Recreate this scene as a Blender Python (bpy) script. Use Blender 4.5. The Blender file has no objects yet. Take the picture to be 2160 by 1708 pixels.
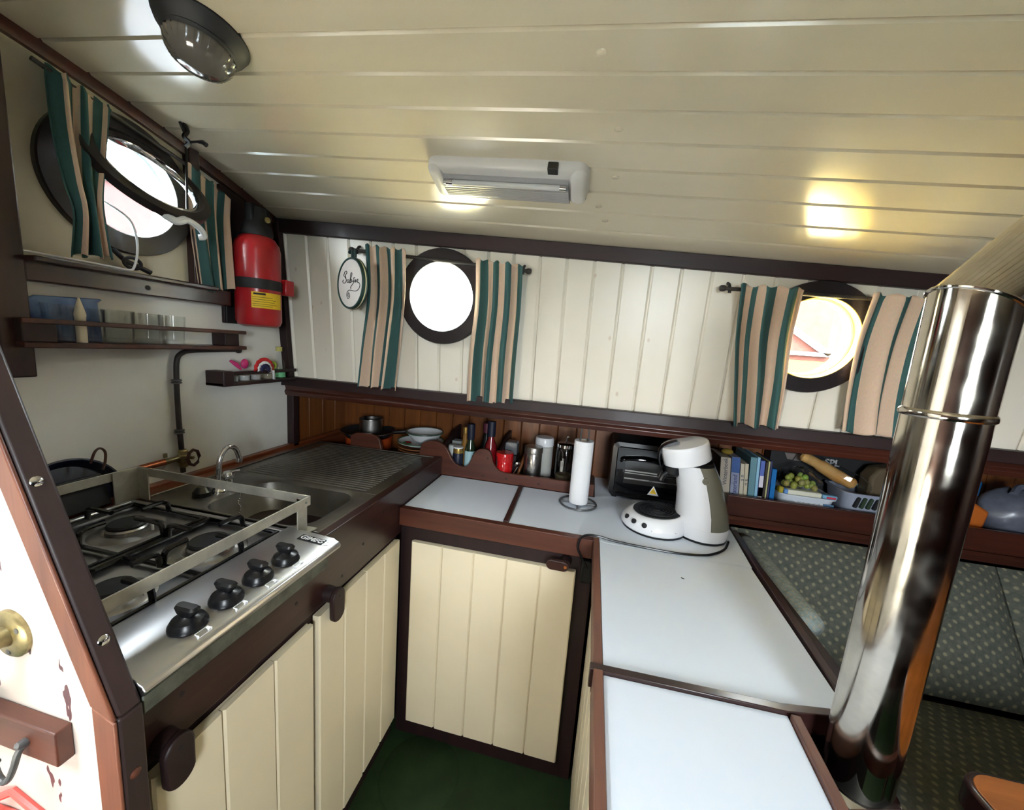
import bpy, bmesh, math, random
from mathutils import Vector, Matrix
random.seed(7)
SC = bpy.context.scene
COL = SC.collection
PI = math.pi

# ------------------------------------------------------------------ camera
cam_d = bpy.data.cameras.new('camera')
cam = bpy.data.objects.new('camera', cam_d)
COL.objects.link(cam)
CAM = Vector((0.5580, -1.0688, 0.5370))
yaw, pitch, roll = -0.19987, -0.15112, 0.07462
fwd = Vector((math.sin(yaw) * math.cos(pitch), math.cos(yaw) * math.cos(pitch), math.sin(pitch)))
rt = Vector((math.cos(yaw), -math.sin(yaw), 0))
up = rt.cross(fwd)
r2 = math.cos(roll) * rt + math.sin(roll) * up
u2 = -math.sin(roll) * rt + math.cos(roll) * up
cam.matrix_world = Matrix(((r2.x, u2.x, -fwd.x, CAM.x), (r2.y, u2.y, -fwd.y, CAM.y), (r2.z, u2.z, -fwd.z, CAM.z), (0, 0, 0, 1)))
cam_d.sensor_width = 36
cam_d.lens = 804.35 / 2160 * 36
cam_d.clip_start = 0.02
SC.camera = cam

# ------------------------------------------------------------------ light
world = bpy.data.worlds.new('overcast_sky')
SC.world = world
world.use_nodes = True
bg = world.node_tree.nodes['Background']
bg.inputs[0].default_value = (0.86, 0.94, 1.0, 1)
bg.inputs[1].default_value = 30.0

def area_light(name, loc, rot, sx, sy, power, col):
    d = bpy.data.lights.new(name, 'AREA')
    d.shape = 'RECTANGLE'
    d.size, d.size_y = sx, sy
    d.energy = power
    d.color = col
    o = bpy.data.objects.new(name, d)
    o.location = loc
    o.rotation_euler = rot
    COL.objects.link(o)
    return o
# openings that let the sky in: hatch behind the camera, aft door, portholes (portals guide the sky light)
def portal(name, loc, rot, sx, sy):
    o = area_light(name, loc, rot, sx, sy, 1, (1, 1, 1))
    o.data.cycles.is_portal = True
portal('hatch_portal', (-0.24, -1.42, 1.19), (0, 0, 0), 0.52, 0.56)
portal('porthole_portal', (0.03, 0.31, 0.69), (-PI / 2, 0, 0), 0.24, 0.24)
portal('porthole_portal', (1.167, 0.31, 0.63), (-PI / 2, 0, 0), 0.24, 0.24)
portal('porthole_portal', (-0.70, -0.283, 0.857), (0, -PI / 2, 0), 0.24, 0.24)
portal('door_portal', (1.03, -2.10, 0.6), (PI / 2, 0, 0), 0.46, 0.72)
# midday sun high over the port side: strikes the porthole reveals and the hatch, no patches in view
sun_d = bpy.data.lights.new('sun', 'SUN')
sun_d.energy = 85
sun_d.angle = 0.03
sun_d.color = (1.0, 0.97, 0.92)
sun = bpy.data.objects.new('sun', sun_d)
sun.rotation_euler = Vector((0.05, -0.36, -0.93)).to_track_quat('-Z', 'Y').to_euler()
sun.location = (0, 1, 4)
COL.objects.link(sun)
SC.cycles.max_bounces = 6
SC.cycles.diffuse_bounces = 3
SC.cycles.glossy_bounces = 4
SC.cycles.transmission_bounces = 4
SC.cycles.caustics_reflective = False
SC.cycles.caustics_refractive = False
SC.view_settings.view_transform = 'Standard'
SC.view_settings.look = 'None'
SC.view_settings.gamma = 1
SC.view_settings.use_curve_mapping = False
SC.view_settings.exposure = 0.72

# ------------------------------------------------------------------ materials
def lin(c):
    return tuple(((v / 255) / 12.92 if v / 255 <= .04045 else ((v / 255 + .055) / 1.055) ** 2.4) for v in c)
MATS = {}
def mat(name, rgb, rough=.5, metal=0., coat=0., var=0., vscale=6., bump=0., bscale=60., trans=0., ior=1.45, alpha=1., stretch=(1, 1, 1), rgb2=None, spec=.5, contrast=(.35, .7), rvar=0.):
    m = bpy.data.materials.new(name)
    m.use_nodes = True
    nt = m.node_tree
    b = nt.nodes['Principled BSDF']
    b.inputs['Base Color'].default_value = (*lin(rgb), 1)
    b.inputs['Roughness'].default_value = rough
    b.inputs['Metallic'].default_value = metal
    b.inputs['Coat Weight'].default_value = coat
    b.inputs['Coat Roughness'].default_value = .14
    b.inputs['Transmission Weight'].default_value = trans
    b.inputs['IOR'].default_value = ior
    b.inputs['Alpha'].default_value = alpha
    b.inputs['Specular IOR Level'].default_value = spec
    if var or rgb2 or bump or rvar:
        tc = nt.nodes.new('ShaderNodeTexCoord')
        mp = nt.nodes.new('ShaderNodeMapping')
        mp.inputs['Scale'].default_value = stretch
        nt.links.new(tc.outputs['Object'], mp.inputs[0])
    if var or rgb2:
        n = nt.nodes.new('ShaderNodeTexNoise')
        n.inputs['Scale'].default_value = vscale
        n.inputs['Detail'].default_value = 4
        n.inputs['Roughness'].default_value = .65
        nt.links.new(mp.outputs[0], n.inputs['Vector'])
        r = nt.nodes.new('ShaderNodeValToRGB')
        c2 = rgb2 if rgb2 else tuple(v * (1 - var) for v in rgb)
        r.color_ramp.elements[0].position = contrast[0]
        r.color_ramp.elements[1].position = contrast[1]
        r.color_ramp.elements[0].color = (*lin(c2), 1)
        r.color_ramp.elements[1].color = (*lin(rgb), 1)
        nt.links.new(n.outputs[0], r.inputs[0])
        nt.links.new(r.outputs[0], b.inputs['Base Color'])
    if rvar:
        n3 = nt.nodes.new('ShaderNodeTexNoise')
        n3.inputs['Scale'].default_value = vscale * 1.7
        n3.inputs['Detail'].default_value = 2
        nt.links.new(mp.outputs[0], n3.inputs['Vector'])
        mr = nt.nodes.new('ShaderNodeMapRange')
        mr.inputs['From Min'].default_value = .35
        mr.inputs['From Max'].default_value = .7
        mr.inputs['To Min'].default_value = rough
        mr.inputs['To Max'].default_value = rough + rvar
        nt.links.new(n3.outputs[0], mr.inputs[0])
        nt.links.new(mr.outputs[0], b.inputs['Roughness'])
    if bump:
        n2 = nt.nodes.new('ShaderNodeTexNoise')
        n2.inputs['Scale'].default_value = bscale
        n2.inputs['Detail'].default_value = 2
        nt.links.new(mp.outputs[0], n2.inputs['Vector'])
        bp = nt.nodes.new('ShaderNodeBump')
        bp.inputs['Strength'].default_value = bump
        bp.inputs['Distance'].default_value = .002
        nt.links.new(n2.outputs[0], bp.inputs['Height'])
        nt.links.new(bp.outputs[0], b.inputs['Normal'])
    MATS[name] = m
    return m

def wood(name, c1, c2, axis='x', rough=.3, scale=5., coat=.15, bump=.15):
    st = {'x': (.35, 5, 5), 'y': (5, .35, 5), 'z': (5, 5, .35)}[axis]
    return mat(name, c1, rough, rgb2=c2, vscale=scale, stretch=st, bump=bump, bscale=14, coat=coat, contrast=(.3, .72))

def knotty(name, c1, c2, knot, rough=.35):
    """painted or varnished board with knots showing as darker round spots (object space cells)"""
    m = mat(name, c1, rough, rgb2=c2, vscale=3, bump=.06, bscale=30)
    nt = m.node_tree
    b = nt.nodes['Principled BSDF']
    src = b.inputs['Base Color'].links[0].from_socket
    tc = nt.nodes.new('ShaderNodeTexCoord')
    v = nt.nodes.new('ShaderNodeTexVoronoi')
    v.inputs['Scale'].default_value = 11.0
    v.inputs['Randomness'].default_value = 1
    mk = nt.nodes.new('ShaderNodeMapping')
    mk.inputs['Scale'].default_value = (1.25, 0, .8)
    nt.links.new(tc.outputs['Object'], mk.inputs[0])
    nt.links.new(mk.outputs[0], v.inputs['Vector'])
    r = nt.nodes.new('ShaderNodeValToRGB')
    r.color_ramp.elements[0].position = .045
    r.color_ramp.elements[0].color = (.55, .55, .55, 1)
    r.color_ramp.elements[1].position = .085
    r.color_ramp.elements[1].color = (0, 0, 0, 1)
    nt.links.new(v.outputs['Distance'], r.inputs[0])
    mx = nt.nodes.new('ShaderNodeMix')
    mx.data_type = 'RGBA'
    nt.links.new(r.outputs[0], mx.inputs[0])
    nt.links.new(src, mx.inputs[6])
    mx.inputs[7].default_value = (*lin(knot), 1)
    nt.links.new(mx.outputs[2], b.inputs['Base Color'])
    return m

def glass(name, tint=(1, 1, 1), refl=1.0):
    m = bpy.data.materials.new(name)
    m.use_nodes = True
    nt = m.node_tree
    nt.nodes.clear()
    out = nt.nodes.new('ShaderNodeOutputMaterial')
    t = nt.nodes.new('ShaderNodeBsdfTransparent')
    t.inputs[0].default_value = (*tint, 1)
    g = nt.nodes.new('ShaderNodeBsdfGlossy')
    g.inputs['Roughness'].default_value = .03
    lw = nt.nodes.new('ShaderNodeLayerWeight')
    lw.inputs[0].default_value = .5
    pw = nt.nodes.new('ShaderNodeMath')
    pw.operation = 'POWER'
    pw.inputs[1].default_value = 4.5
    nt.links.new(lw.outputs['Facing'], pw.inputs[0])
    f = nt.nodes.new('ShaderNodeMath')
    f.operation = 'MULTIPLY_ADD'
    f.inputs[1].default_value = .85
    f.inputs[2].default_value = .04
    nt.links.new(pw.outputs[0], f.inputs[0])
    mul = nt.nodes.new('ShaderNodeMath')
    mul.operation = 'MULTIPLY'
    mul.inputs[1].default_value = refl
    mul.use_clamp = True
    mx = nt.nodes.new('ShaderNodeMixShader')
    nt.links.new(f.outputs[0], mul.inputs[0])
    nt.links.new(mul.outputs[0], mx.inputs[0])
    nt.links.new(t.outputs[0], mx.inputs[1])
    nt.links.new(g.outputs[0], mx.inputs[2])
    nt.links.new(mx.outputs[0], out.inputs[0])
    MATS[name] = m
    return m

def stripes(name, cols, widths, rough=.85):
    """striped cloth: bands along u of the UV map"""
    m = mat(name, cols[0], rough, bump=.35, bscale=160)
    nt = m.node_tree
    b = nt.nodes['Principled BSDF']
    uv = nt.nodes.new('ShaderNodeUVMap')
    sp = nt.nodes.new('ShaderNodeSeparateXYZ')
    nt.links.new(uv.outputs[0], sp.inputs[0])
    r = nt.nodes.new('ShaderNodeValToRGB')
    r.color_ramp.interpolation = 'CONSTANT'
    tot = sum(w for w in widths)
    x = 0
    els = r.color_ramp.elements
    for i, w in enumerate(widths):
        c = (*lin(cols[i % len(cols)]), 1)
        if i == 0:
            els[0].position = 0; els[0].color = c
        elif i == 1:
            els[1].position = x / tot; els[1].color = c
        else:
            e = els.new(x / tot); e.color = c
        x += w
    nt.links.new(sp.outputs[0], r.inputs[0])
    n = nt.nodes.new('ShaderNodeTexNoise')
    n.inputs['Scale'].default_value = 40
    mx = nt.nodes.new('ShaderNodeMix')
    mx.data_type = 'RGBA'
    mx.blend_type = 'MULTIPLY'
    mx.inputs[0].default_value = .25
    nt.links.new(r.outputs[0], mx.inputs[6])
    nt.links.new(n.outputs[1], mx.inputs[7])
    nt.links.new(mx.outputs[2], b.inputs['Base Color'])
    return m

def dotted(name, base, base2, dot, scale=26., ang=0.6):
    """upholstery: small pale dots in a diagonal grid on woven dark green, from the UV map (metres)"""
    m = mat(name, base, .9, rgb2=base2, vscale=70, bump=.3, bscale=240, spec=.2)
    nt = m.node_tree
    b = nt.nodes['Principled BSDF']
    src = b.inputs['Base Color'].links[0].from_socket
    uv = nt.nodes.new('ShaderNodeUVMap')
    mp = nt.nodes.new('ShaderNodeMapping')
    mp.inputs['Scale'].default_value = (scale, scale, 1)
    mp.inputs['Rotation'].default_value = (0, 0, ang)
    nt.links.new(uv.outputs[0], mp.inputs[0])
    fr = nt.nodes.new('ShaderNodeVectorMath'); fr.operation = 'FRACTION'
    nt.links.new(mp.outputs[0], fr.inputs[0])
    sb = nt.nodes.new('ShaderNodeVectorMath'); sb.operation = 'SUBTRACT'
    sb.inputs[1].default_value = (.5, .5, 0)
    nt.links.new(fr.outputs[0], sb.inputs[0])
    ln = nt.nodes.new('ShaderNodeVectorMath'); ln.operation = 'LENGTH'
    nt.links.new(sb.outputs[0], ln.inputs[0])
    r = nt.nodes.new('ShaderNodeValToRGB')
    r.color_ramp.elements[0].position = .14; r.color_ramp.elements[0].color = (.8, .8, .8, 1)
    r.color_ramp.elements[1].position = .27; r.color_ramp.elements[1].color = (0, 0, 0, 1)
    nt.links.new(ln.outputs['Value'], r.inputs[0])
    mx = nt.nodes.new('ShaderNodeMix'); mx.data_type = 'RGBA'
    nt.links.new(r.outputs[0], mx.inputs[0])
    nt.links.new(src, mx.inputs[6])
    mx.inputs[7].default_value = (*lin(dot), 1)
    nt.links.new(mx.outputs[2], b.inputs['Base Color'])
    return m

def peeling(name, paint, under):
    m = mat(name, paint, .4, rgb2=tuple(v * .95 for v in paint), vscale=5)
    nt = m.node_tree
    b = nt.nodes['Principled BSDF']
    src = b.inputs['Base Color'].links[0].from_socket
    tc = nt.nodes.new('ShaderNodeTexCoord')
    mp = nt.nodes.new('ShaderNodeMapping'); mp.inputs['Scale'].default_value = (1.8, 1, .8)
    nt.links.new(tc.outputs['Object'], mp.inputs[0])
    n = nt.nodes.new('ShaderNodeTexNoise'); n.inputs['Scale'].default_value = 17; n.inputs['Detail'].default_value = 3
    nt.links.new(mp.outputs[0], n.inputs['Vector'])
    r = nt.nodes.new('ShaderNodeValToRGB')
    r.color_ramp.elements[0].position = .645; r.color_ramp.elements[0].color = (0, 0, 0, 1)
    r.color_ramp.elements[1].position = .652; r.color_ramp.elements[1].color = (1, 1, 1, 1)
    nt.links.new(n.outputs[0], r.inputs[0])
    mx = nt.nodes.new('ShaderNodeMix'); mx.data_type = 'RGBA'
    nt.links.new(r.outputs[0], mx.inputs[0]); nt.links.new(src, mx.inputs[6])
    mx.inputs[7].default_value = (*lin(under), 1)
    nt.links.new(mx.outputs[2], b.inputs['Base Color'])
    return m

mat('ceiling_paint', (228, 216, 190), .2, coat=1., var=.04, vscale=2.5, bump=.05, bscale=18, stretch=(.4, 2, 1))
knotty('wall_paint', (243, 236, 220), (238, 229, 211), (206, 180, 156), .3)
mat('wall_white', (242, 240, 232), .5, var=.05, vscale=3, bump=.15, bscale=25)
mat('door_cream', (242, 228, 198), .32, var=.03, vscale=3, bump=.06, bscale=20, coat=.1)
mat('panel_cream', (205, 195, 170), .45, var=.08, vscale=4)
peeling('peeling_white', (226, 212, 200), (92, 62, 66))
wood('mahogany', (60, 34, 30), (36, 19, 18), 'x', .32)
wood('mahogany_y', (60, 34, 30), (36, 19, 18), 'y', .32)
wood('mahogany_z', (60, 34, 30), (36, 19, 18), 'z', .32)
wood('dark_frame', (44, 22, 22), (26, 13, 14), 'x', .55, coat=.04)
wood('dark_frame_z', (44, 22, 22), (26, 13, 14), 'z', .55, coat=.04)
wood('rust_wood', (98, 54, 38), (68, 36, 28), 'x', .42)
wood('cap_wood_lit', (122, 72, 50), (88, 48, 36), 'z', .42)  # same wood as the cap, brightened to stand for its lit front
wood('cap_wood_shaded', (56, 40, 38), (40, 28, 28), 'z', .45, coat=.05)  # cap wood darkened, shade of the side face put into the colour
wood('pine', (138, 82, 38), (92, 50, 22), 'z', .4)
wood('teak', (176, 104, 46), (136, 76, 30), 'x', .3)
wood('red_wood', (78, 38, 26), (50, 24, 18), 'x', .35)
wood('copper_wood', (128, 66, 36), (88, 42, 24), 'y', .35)
wood('worn_strip', (118, 78, 62), (82, 50, 42), 'y', .5)
mat('laminate', (226, 234, 246), .5, var=.01, vscale=8, spec=.35)
mat('steel', (168, 165, 160), .26, 1., var=.12, vscale=8, rvar=.15)
mat('steel_sink', (150, 146, 138), .36, 1., var=.2, vscale=5, rvar=.15)
mat('steel_brushed', (190, 190, 192), .3, 1., bump=.12, bscale=40, stretch=(1, .05, 1))
mat('chrome', (222, 222, 224), .06, 1., rvar=.05, vscale=12)
mat('pipe_steel', (212, 204, 190), .05, 1., rvar=.17, vscale=11, var=.16)
mat('aluminium', (206, 202, 188), .45, .55, var=.18, vscale=14)
mat('galvanised', (128, 132, 124), .55, .8, var=.3, vscale=20)
mat('black_enamel', (14, 14, 16), .22, coat=.3)
mat('black_plastic', (16, 16, 18), .3)
mat('black_matt', (24, 24, 26), .6)
mat('black_gloss', (8, 8, 10), .08)
mat('dark_rubber', (30, 30, 32), .7)
mat('ring_dark', (38, 30, 32), .35, var=.25, vscale=10)
mat('white_plastic', (236, 236, 238), .25, coat=.15)
mat('white_enamel', (238, 240, 242), .18)
mat('paper', (240, 240, 242), .95, bump=.5, bscale=90)
mat('lamp_plastic', (226, 222, 218), .3)
mat('red_paint', (168, 26, 34), .3, coat=.2)
mat('red_tin', (196, 22, 26), .18, coat=.4)
mat('yellow_label', (240, 198, 40), .6)
mat('green_floor', (31, 50, 24), .7, spec=.25, var=.2, vscale=9, bump=.2, bscale=120)
mat('brass', (182, 168, 124), .35, 1., var=.3, vscale=30)
mat('iron', (104, 104, 104), .4, .35, var=.2, vscale=30)
mat('copper_pipe', (170, 98, 62), .35, .7, var=.25, vscale=20)
mat('pipe_paint', (62, 56, 52), .5, var=.35, vscale=16)
mat('sleeve_white', (235, 238, 236), .4)
mat('sleeve_yellow', (236, 200, 70), .5)
mat('cloth_green', (36, 140, 66), .9)
mat('red_plastic', (206, 84, 76), .35)
mat('navy', (20, 24, 44), .45)
mat('grey_plastic', (150, 156, 172), .4)
mat('smoke_tank', (120, 118, 104), .15, trans=.0, alpha=1, coat=.3)
mat('outside_brick', (98, 54, 42), .9, rgb2=(80, 42, 34), vscale=9)
mat('outside_white', (150, 150, 150), .8)
mat('outside_yellow', (110, 84, 30), .8)
mat('outside_red', (66, 32, 28), .8, rgb2=(48, 24, 22), vscale=7)
mat('water', (60, 72, 74), .15, bump=.3, bscale=3)
glass('clear_glass', (.97, .985, .98))
glass('tumbler_glass', (.975, .985, .98), .8)
glass('window_glass', (.98, .99, .985), .3)
glass('dark_glass', (.62, .64, .64), 1.0)
glass('plastic_film', (.93, .94, .95), 1.2)
GREEN, TAN = (58, 96, 94), (226, 196, 170)
stripes('curtain_a', (GREEN, TAN), (3, 4, 3, 4, 2.6, 4, 4, 3))
stripes('curtain_b', (TAN, GREEN), (3, 4.4, 3, 4, 3.4, 4, 3.6, 3))
stripes('curtain_c', (GREEN, TAN), (3, 3, 2.2, 4, 5, 5, 5, 2.6))
stripes('curtain_d', (TAN, GREEN), (2, 4, 5, 3, 4.5, 3))
stripes('curtain_e', (GREEN, TAN), (4, 2, 3, 2.2, 3, 2.4, 2.4, 1.6, 3))
stripes('curtain_f', (TAN, GREEN), (2, 4, 2, 3, 3.2, 3, 2.4))
dotted('upholstery', (98, 100, 90), (80, 83, 76), (146, 138, 114), 42.)
dotted('upholstery_seat', (96, 98, 88), (76, 80, 74), (138, 130, 108), 42.)
dotted('bolster_cloth', (150, 160, 156), (118, 128, 126), (168, 150, 126), 90, .2)

def M(n):
    return MATS[n] if isinstance(n, str) else n

# ------------------------------------------------------------------ mesh helpers
WLOC = {}
class MB:
    def __init__(s):
        s.v, s.f, s.uv = [], [], {}
    def add(s, vs, fs):
        o = len(s.v)
        s.v += [Vector(p) for p in vs]
        s.f += [tuple(i + o for i in f) for f in fs]
        return s
    def box(s, x0, x1, y0, y1, z0, z1):
        vs = [(x0, y0, z0), (x1, y0, z0), (x1, y1, z0), (x0, y1, z0), (x0, y0, z1), (x1, y0, z1), (x1, y1, z1), (x0, y1, z1)]
        return s.add(vs, [(0, 3, 2, 1), (4, 5, 6, 7), (0, 1, 5, 4), (1, 2, 6, 5), (2, 3, 7, 6), (3, 0, 4, 7)])
    def hexa(s, lo, hi):
        """two matching quads (lists of 4 points, same winding) joined as a solid"""
        return s.loft([lo, hi])
    def loft(s, rings, cap=True, closed=True):
        o = len(s.v)
        n = len(rings[0])
        for r in rings:
            s.v += [Vector(p) for p in r]
        for i in range(len(rings) - 1):
            for k in range(n if closed else n - 1):
                a = o + i * n + k; b = o + i * n + (k + 1) % n
                s.f.append((a, b, b + n, a + n))
        if cap and closed:
            s.f.append(tuple(o + k for k in reversed(range(n))))
            s.f.append(tuple(o + (len(rings) - 1) * n + k for k in range(n)))
        return s
    def prism(s, poly, axis, a, b):
        """poly: 2-D points; axis 'x' -> (y,z), 'y' -> (x,z), 'z' -> (x,y)"""
        def P(p, t):
            return {'x': (t, p[0], p[1]), 'y': (p[0], t, p[1]), 'z': (p[0], p[1], t)}[axis]
        return s.loft([[P(p, a) for p in poly], [P(p, b) for p in poly]])
    def frame_of(s, d):
        d = Vector(d).normalized()
        h = Vector((0, 0, 1)) if abs(d.z) < .9 else Vector((1, 0, 0))
        u = d.cross(h).normalized()
        return u, d.cross(u).normalized()
    def cyl(s, p0, p1, r0, r1=None, n=20, cap=True):
        r1 = r0 if r1 is None else r1
        p0, p1 = Vector(p0), Vector(p1)
        u, w = s.frame_of(p1 - p0)
        ring = lambda p, r: [p + r * (math.cos(2 * PI * k / n) * u + math.sin(2 * PI * k / n) * w) for k in range(n)]
        return s.loft([ring(p0, r0), ring(p1, r1)], cap)
    def lathe(s, c, prof, d=(0, 0, 1), n=28, cap=True):
        """prof: list of (radius, distance along d)"""
        c, d = Vector(c), Vector(d).normalized()
        u, w = s.frame_of(d)
        rings = []
        for r, h in prof:
            r = max(r, 1e-4)
            rings.append([c + d * h + r * (math.cos(2 * PI * k / n) * u + math.sin(2 * PI * k / n) * w) for k in range(n)])
        return s.loft(rings, cap)
    def tube(s, pts, r, n=8, cap=True, closed=False):
        pts = [Vector(p) for p in pts]
        m = len(pts)
        rs = r if isinstance(r, (list, tuple)) else [r] * m
        rings = []
        u = None
        for i in range(m):
            if closed:
                d = pts[(i + 1) % m] - pts[i - 1]
            else:
                d = pts[min(i + 1, m - 1)] - pts[max(i - 1, 0)]
            d.normalize()
            if u is None:
                u, w = s.frame_of(d)
            else:
                u = (u - d * u.dot(d)).normalized()
                w = d.cross(u)
            rings.append([pts[i] + rs[i] * (math.cos(2 * PI * k / n) * u + math.sin(2 * PI * k / n) * w) for k in range(n)])
        if closed:
            o = len(s.v)
            for rg in rings:
                s.v += rg
            for i in range(m):
                j = (i + 1) % m
                # match phase of the closing ring
                sh = 0
                if j == 0:
                    sh = min(range(n), key=lambda q: (rings[i][0] - rings[0][q]).length)
                for k in range(n):
                    a = o + i * n + k; b = o + i * n + (k + 1) % n
                    c2 = o + j * n + (k + 1 + sh) % n; d2 = o + j * n + (k + sh) % n
                    s.f.append((a, b, c2, d2))
            return s
        return s.loft(rings, cap)
    def ball(s, c, r, n=16, m=10, sc=(1, 1, 1)):
        c = Vector(c)
        rings = []
        for i in range(m + 1):
            t = PI * i / m
            rr = max(math.sin(t), 1e-3)
            rings.append([c + Vector((r * sc[0] * rr * math.cos(2 * PI * k / n), r * sc[1] * rr * math.sin(2 * PI * k / n), -r * sc[2] * math.cos(t))) for k in range(n)])
        return s.loft(rings)
    def grid(s, rows, uvs=None):
        o = len(s.v)
        n = len(rows[0])
        for r in rows:
            s.v += [Vector(p) for p in r]
        for i in range(len(rows) - 1):
            for k in range(n - 1):
                a = o + i * n + k
                s.f.append((a, a + 1, a + n + 1, a + n))
        if uvs:
            for i, r in enumerate(uvs):
                for k, t in enumerate(r):
                    s.uv[o + i * n + k] = t
        return s
    def build(s, name, m, parent=None, bevel=0., smooth=35, solid=0., seg=2, base=None):
        me = bpy.data.meshes.new(name)
        if parent is not None:
            b = WLOC[parent.name]
        elif base is not None:
            b = Vector(base)
        else:
            xs = [p.x for p in s.v]; ys = [p.y for p in s.v]; zs = [p.z for p in s.v]
            b = Vector(((min(xs) + max(xs)) / 2, (min(ys) + max(ys)) / 2, min(zs)))
        me.from_pydata([p - b for p in s.v], [], s.f)
        me.update()
        bm = bmesh.new()
        bm.from_mesh(me)
        if not solid and not s.uv:
            bmesh.ops.recalc_face_normals(bm, faces=bm.faces)
        bm.to_mesh(me)
        bm.free()
        if s.uv:
            l = me.uv_layers.new(name='UVMap')
            for lp in me.loops:
                l.data[lp.index].uv = s.uv.get(lp.vertex_index, (0, 0))
        if smooth:
            for p in me.polygons:
                p.use_smooth = True
            me.set_sharp_from_angle(angle=math.radians(smooth))
        me.materials.append(M(m))
        o = bpy.data.objects.new(name, me)
        COL.objects.link(o)
        if parent is not None:
            o.parent = parent
        else:
            o.location = b
        WLOC[o.name] = b
        if solid:
            md = o.modifiers.new('thickness', 'SOLIDIFY'); md.thickness = solid; md.offset = 0
        if bevel:
            md = o.modifiers.new('bevel', 'BEVEL')
            md.width = bevel; md.segments = seg; md.limit_method = 'ANGLE'; md.angle_limit = math.radians(40)
        return o

def tag(o, label=None, cat=None, group=None, kind=None):
    if label: o['label'] = label
    if cat: o['category'] = cat
    if group: o['group'] = group
    if kind: o['kind'] = kind
    return o
def thing(name, loc, label, cat, group=None):
    o = bpy.data.objects.new(name, None)
    o.empty_display_size = .02
    COL.objects.link(o)
    o.location = loc
    WLOC[o.name] = Vector(loc)
    return tag(o, label, cat, group)
def bx(name, m, parent, x0, x1, y0, y1, z0, z1, bevel=.0, **k):
    return MB().box(x0, x1, y0, y1, z0, z1).build(name, m, parent, bevel=bevel, **k)
def copy_tree(o, parent=None, move=None):
    c = o.copy()
    COL.objects.link(c)
    if parent is not None:
        c.parent = parent
    if move is not None:
        c.location = Vector(o.location) + Vector(move)
    for ch in o.children:
        copy_tree(ch, c)
    return c
def text_mesh(name, txt, size, origin, xdir, ydir, m, parent, depth=.0004, shear=0., align='CENTER', bold=0.):
    cu = bpy.data.curves.new(name, 'FONT')
    cu.body = txt
    cu.size = size
    cu.extrude = depth
    cu.shear = shear
    cu.offset = bold
    cu.align_x = align
    cu.align_y = 'CENTER'
    t = bpy.data.objects.new(name + '_tmp', cu)
    COL.objects.link(t)
    dg = bpy.context.evaluated_depsgraph_get()
    me = bpy.data.meshes.new_from_object(t.evaluated_get(dg))
    bpy.data.objects.remove(t)
    x, y = Vector(xdir).normalized(), Vector(ydir).normalized()
    z = x.cross(y)
    mx = Matrix(((x.x, y.x, z.x, origin[0]), (x.y, y.y, z.y, origin[1]), (x.z, y.z, z.z, origin[2]), (0, 0, 0, 1)))
    me.transform(Matrix.Translation(-WLOC[parent.name]) @ mx)
    me.materials.clear()
    me.materials.append(M(m))
    o = bpy.data.objects.new(name, me)
    COL.objects.link(o)
    o.parent = parent
    WLOC[o.name] = WLOC[parent.name]
    return o
def cut(objs, cutters):
    """cut round openings: cutters are MB solids"""
    cs = []
    for c in cutters:
        cs.append(c.build('opening_cutter', 'steel', None, smooth=0))
    bpy.context.view_layer.update()
    for o in objs:
        for c in cs:
            md = o.modifiers.new('cut', 'BOOLEAN')
            md.object = c; md.operation = 'DIFFERENCE'; md.solver = 'EXACT'
    dg = bpy.context.evaluated_depsgraph_get()
    for o in objs:
        me = bpy.data.meshes.new_from_object(o.evaluated_get(dg))
        o.modifiers.clear()
        o.data = me
    for c in cs:
        bpy.data.objects.remove(c)
def lerp(a, b, t):
    return a + (b - a) * t
def vl(a, b, t):
    return Vector(a).lerp(Vector(b), t)
def smooth_path(pts, k=6):
    pts = [Vector(p) for p in pts]
    out = []
    for i in range(len(pts) - 1):
        p0 = pts[max(i - 1, 0)]; p1 = pts[i]; p2 = pts[i + 1]; p3 = pts[min(i + 2, len(pts) - 1)]
        for j in range(k):
            t = j / k
            out.append(.5 * ((2 * p1) + (p2 - p0) * t + (2 * p0 - 5 * p1 + 4 * p2 - p3) * t * t + (3 * p1 - p0 - 3 * p2 + p3) * t ** 3))
    out.append(pts[-1])
    return out
# ------------------------------------------------------------------ the cabin shell
def zc(x, y):
    return 1.126 - .155 * (y + .93) ** 2 - .06 * (x + .63)
def struct(o):
    o['kind'] = 'structure'
    return o
XW = -.63
HX0, HX1, HY0, HY1 = -.50, .02, -1.70, -1.14

# ceiling: backing sheet and tongue-and-groove boards
def sheet(mb, x0, x1, y0, y1, dz0, dz1, ny=10):
    lo, hi = [], []
    for j in range(ny + 1):
        y = lerp(y0, y1, j / ny)
        lo.append([(x0, y, zc(x0, y) + dz0), (x1, y, zc(x1, y) + dz0)])
        hi.append([(x0, y, zc(x0, y) + dz1), (x1, y, zc(x1, y) + dz1)])
    rings = [[l[0], l[1], h[1], h[0]] for l, h in zip(lo, hi)]
    mb.loft(rings)
mb = MB()
sheet(mb, -.80, 2.70, HY1, .34, .012, .035, 18)
sheet(mb, -.80, 2.70, -2.12, HY0, .012, .035, 4)
sheet(mb, -.80, HX0, HY0, HY1, .012, .035, 6)
sheet(mb, HX1, 2.70, HY0, HY1, .012, .035, 6)
ceiling = struct(mb.build('ceiling', 'ceiling_paint', smooth=0))
tag(ceiling, 'glossy cream tongue-and-groove boarded ceiling curving down to the cabin side')
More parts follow.
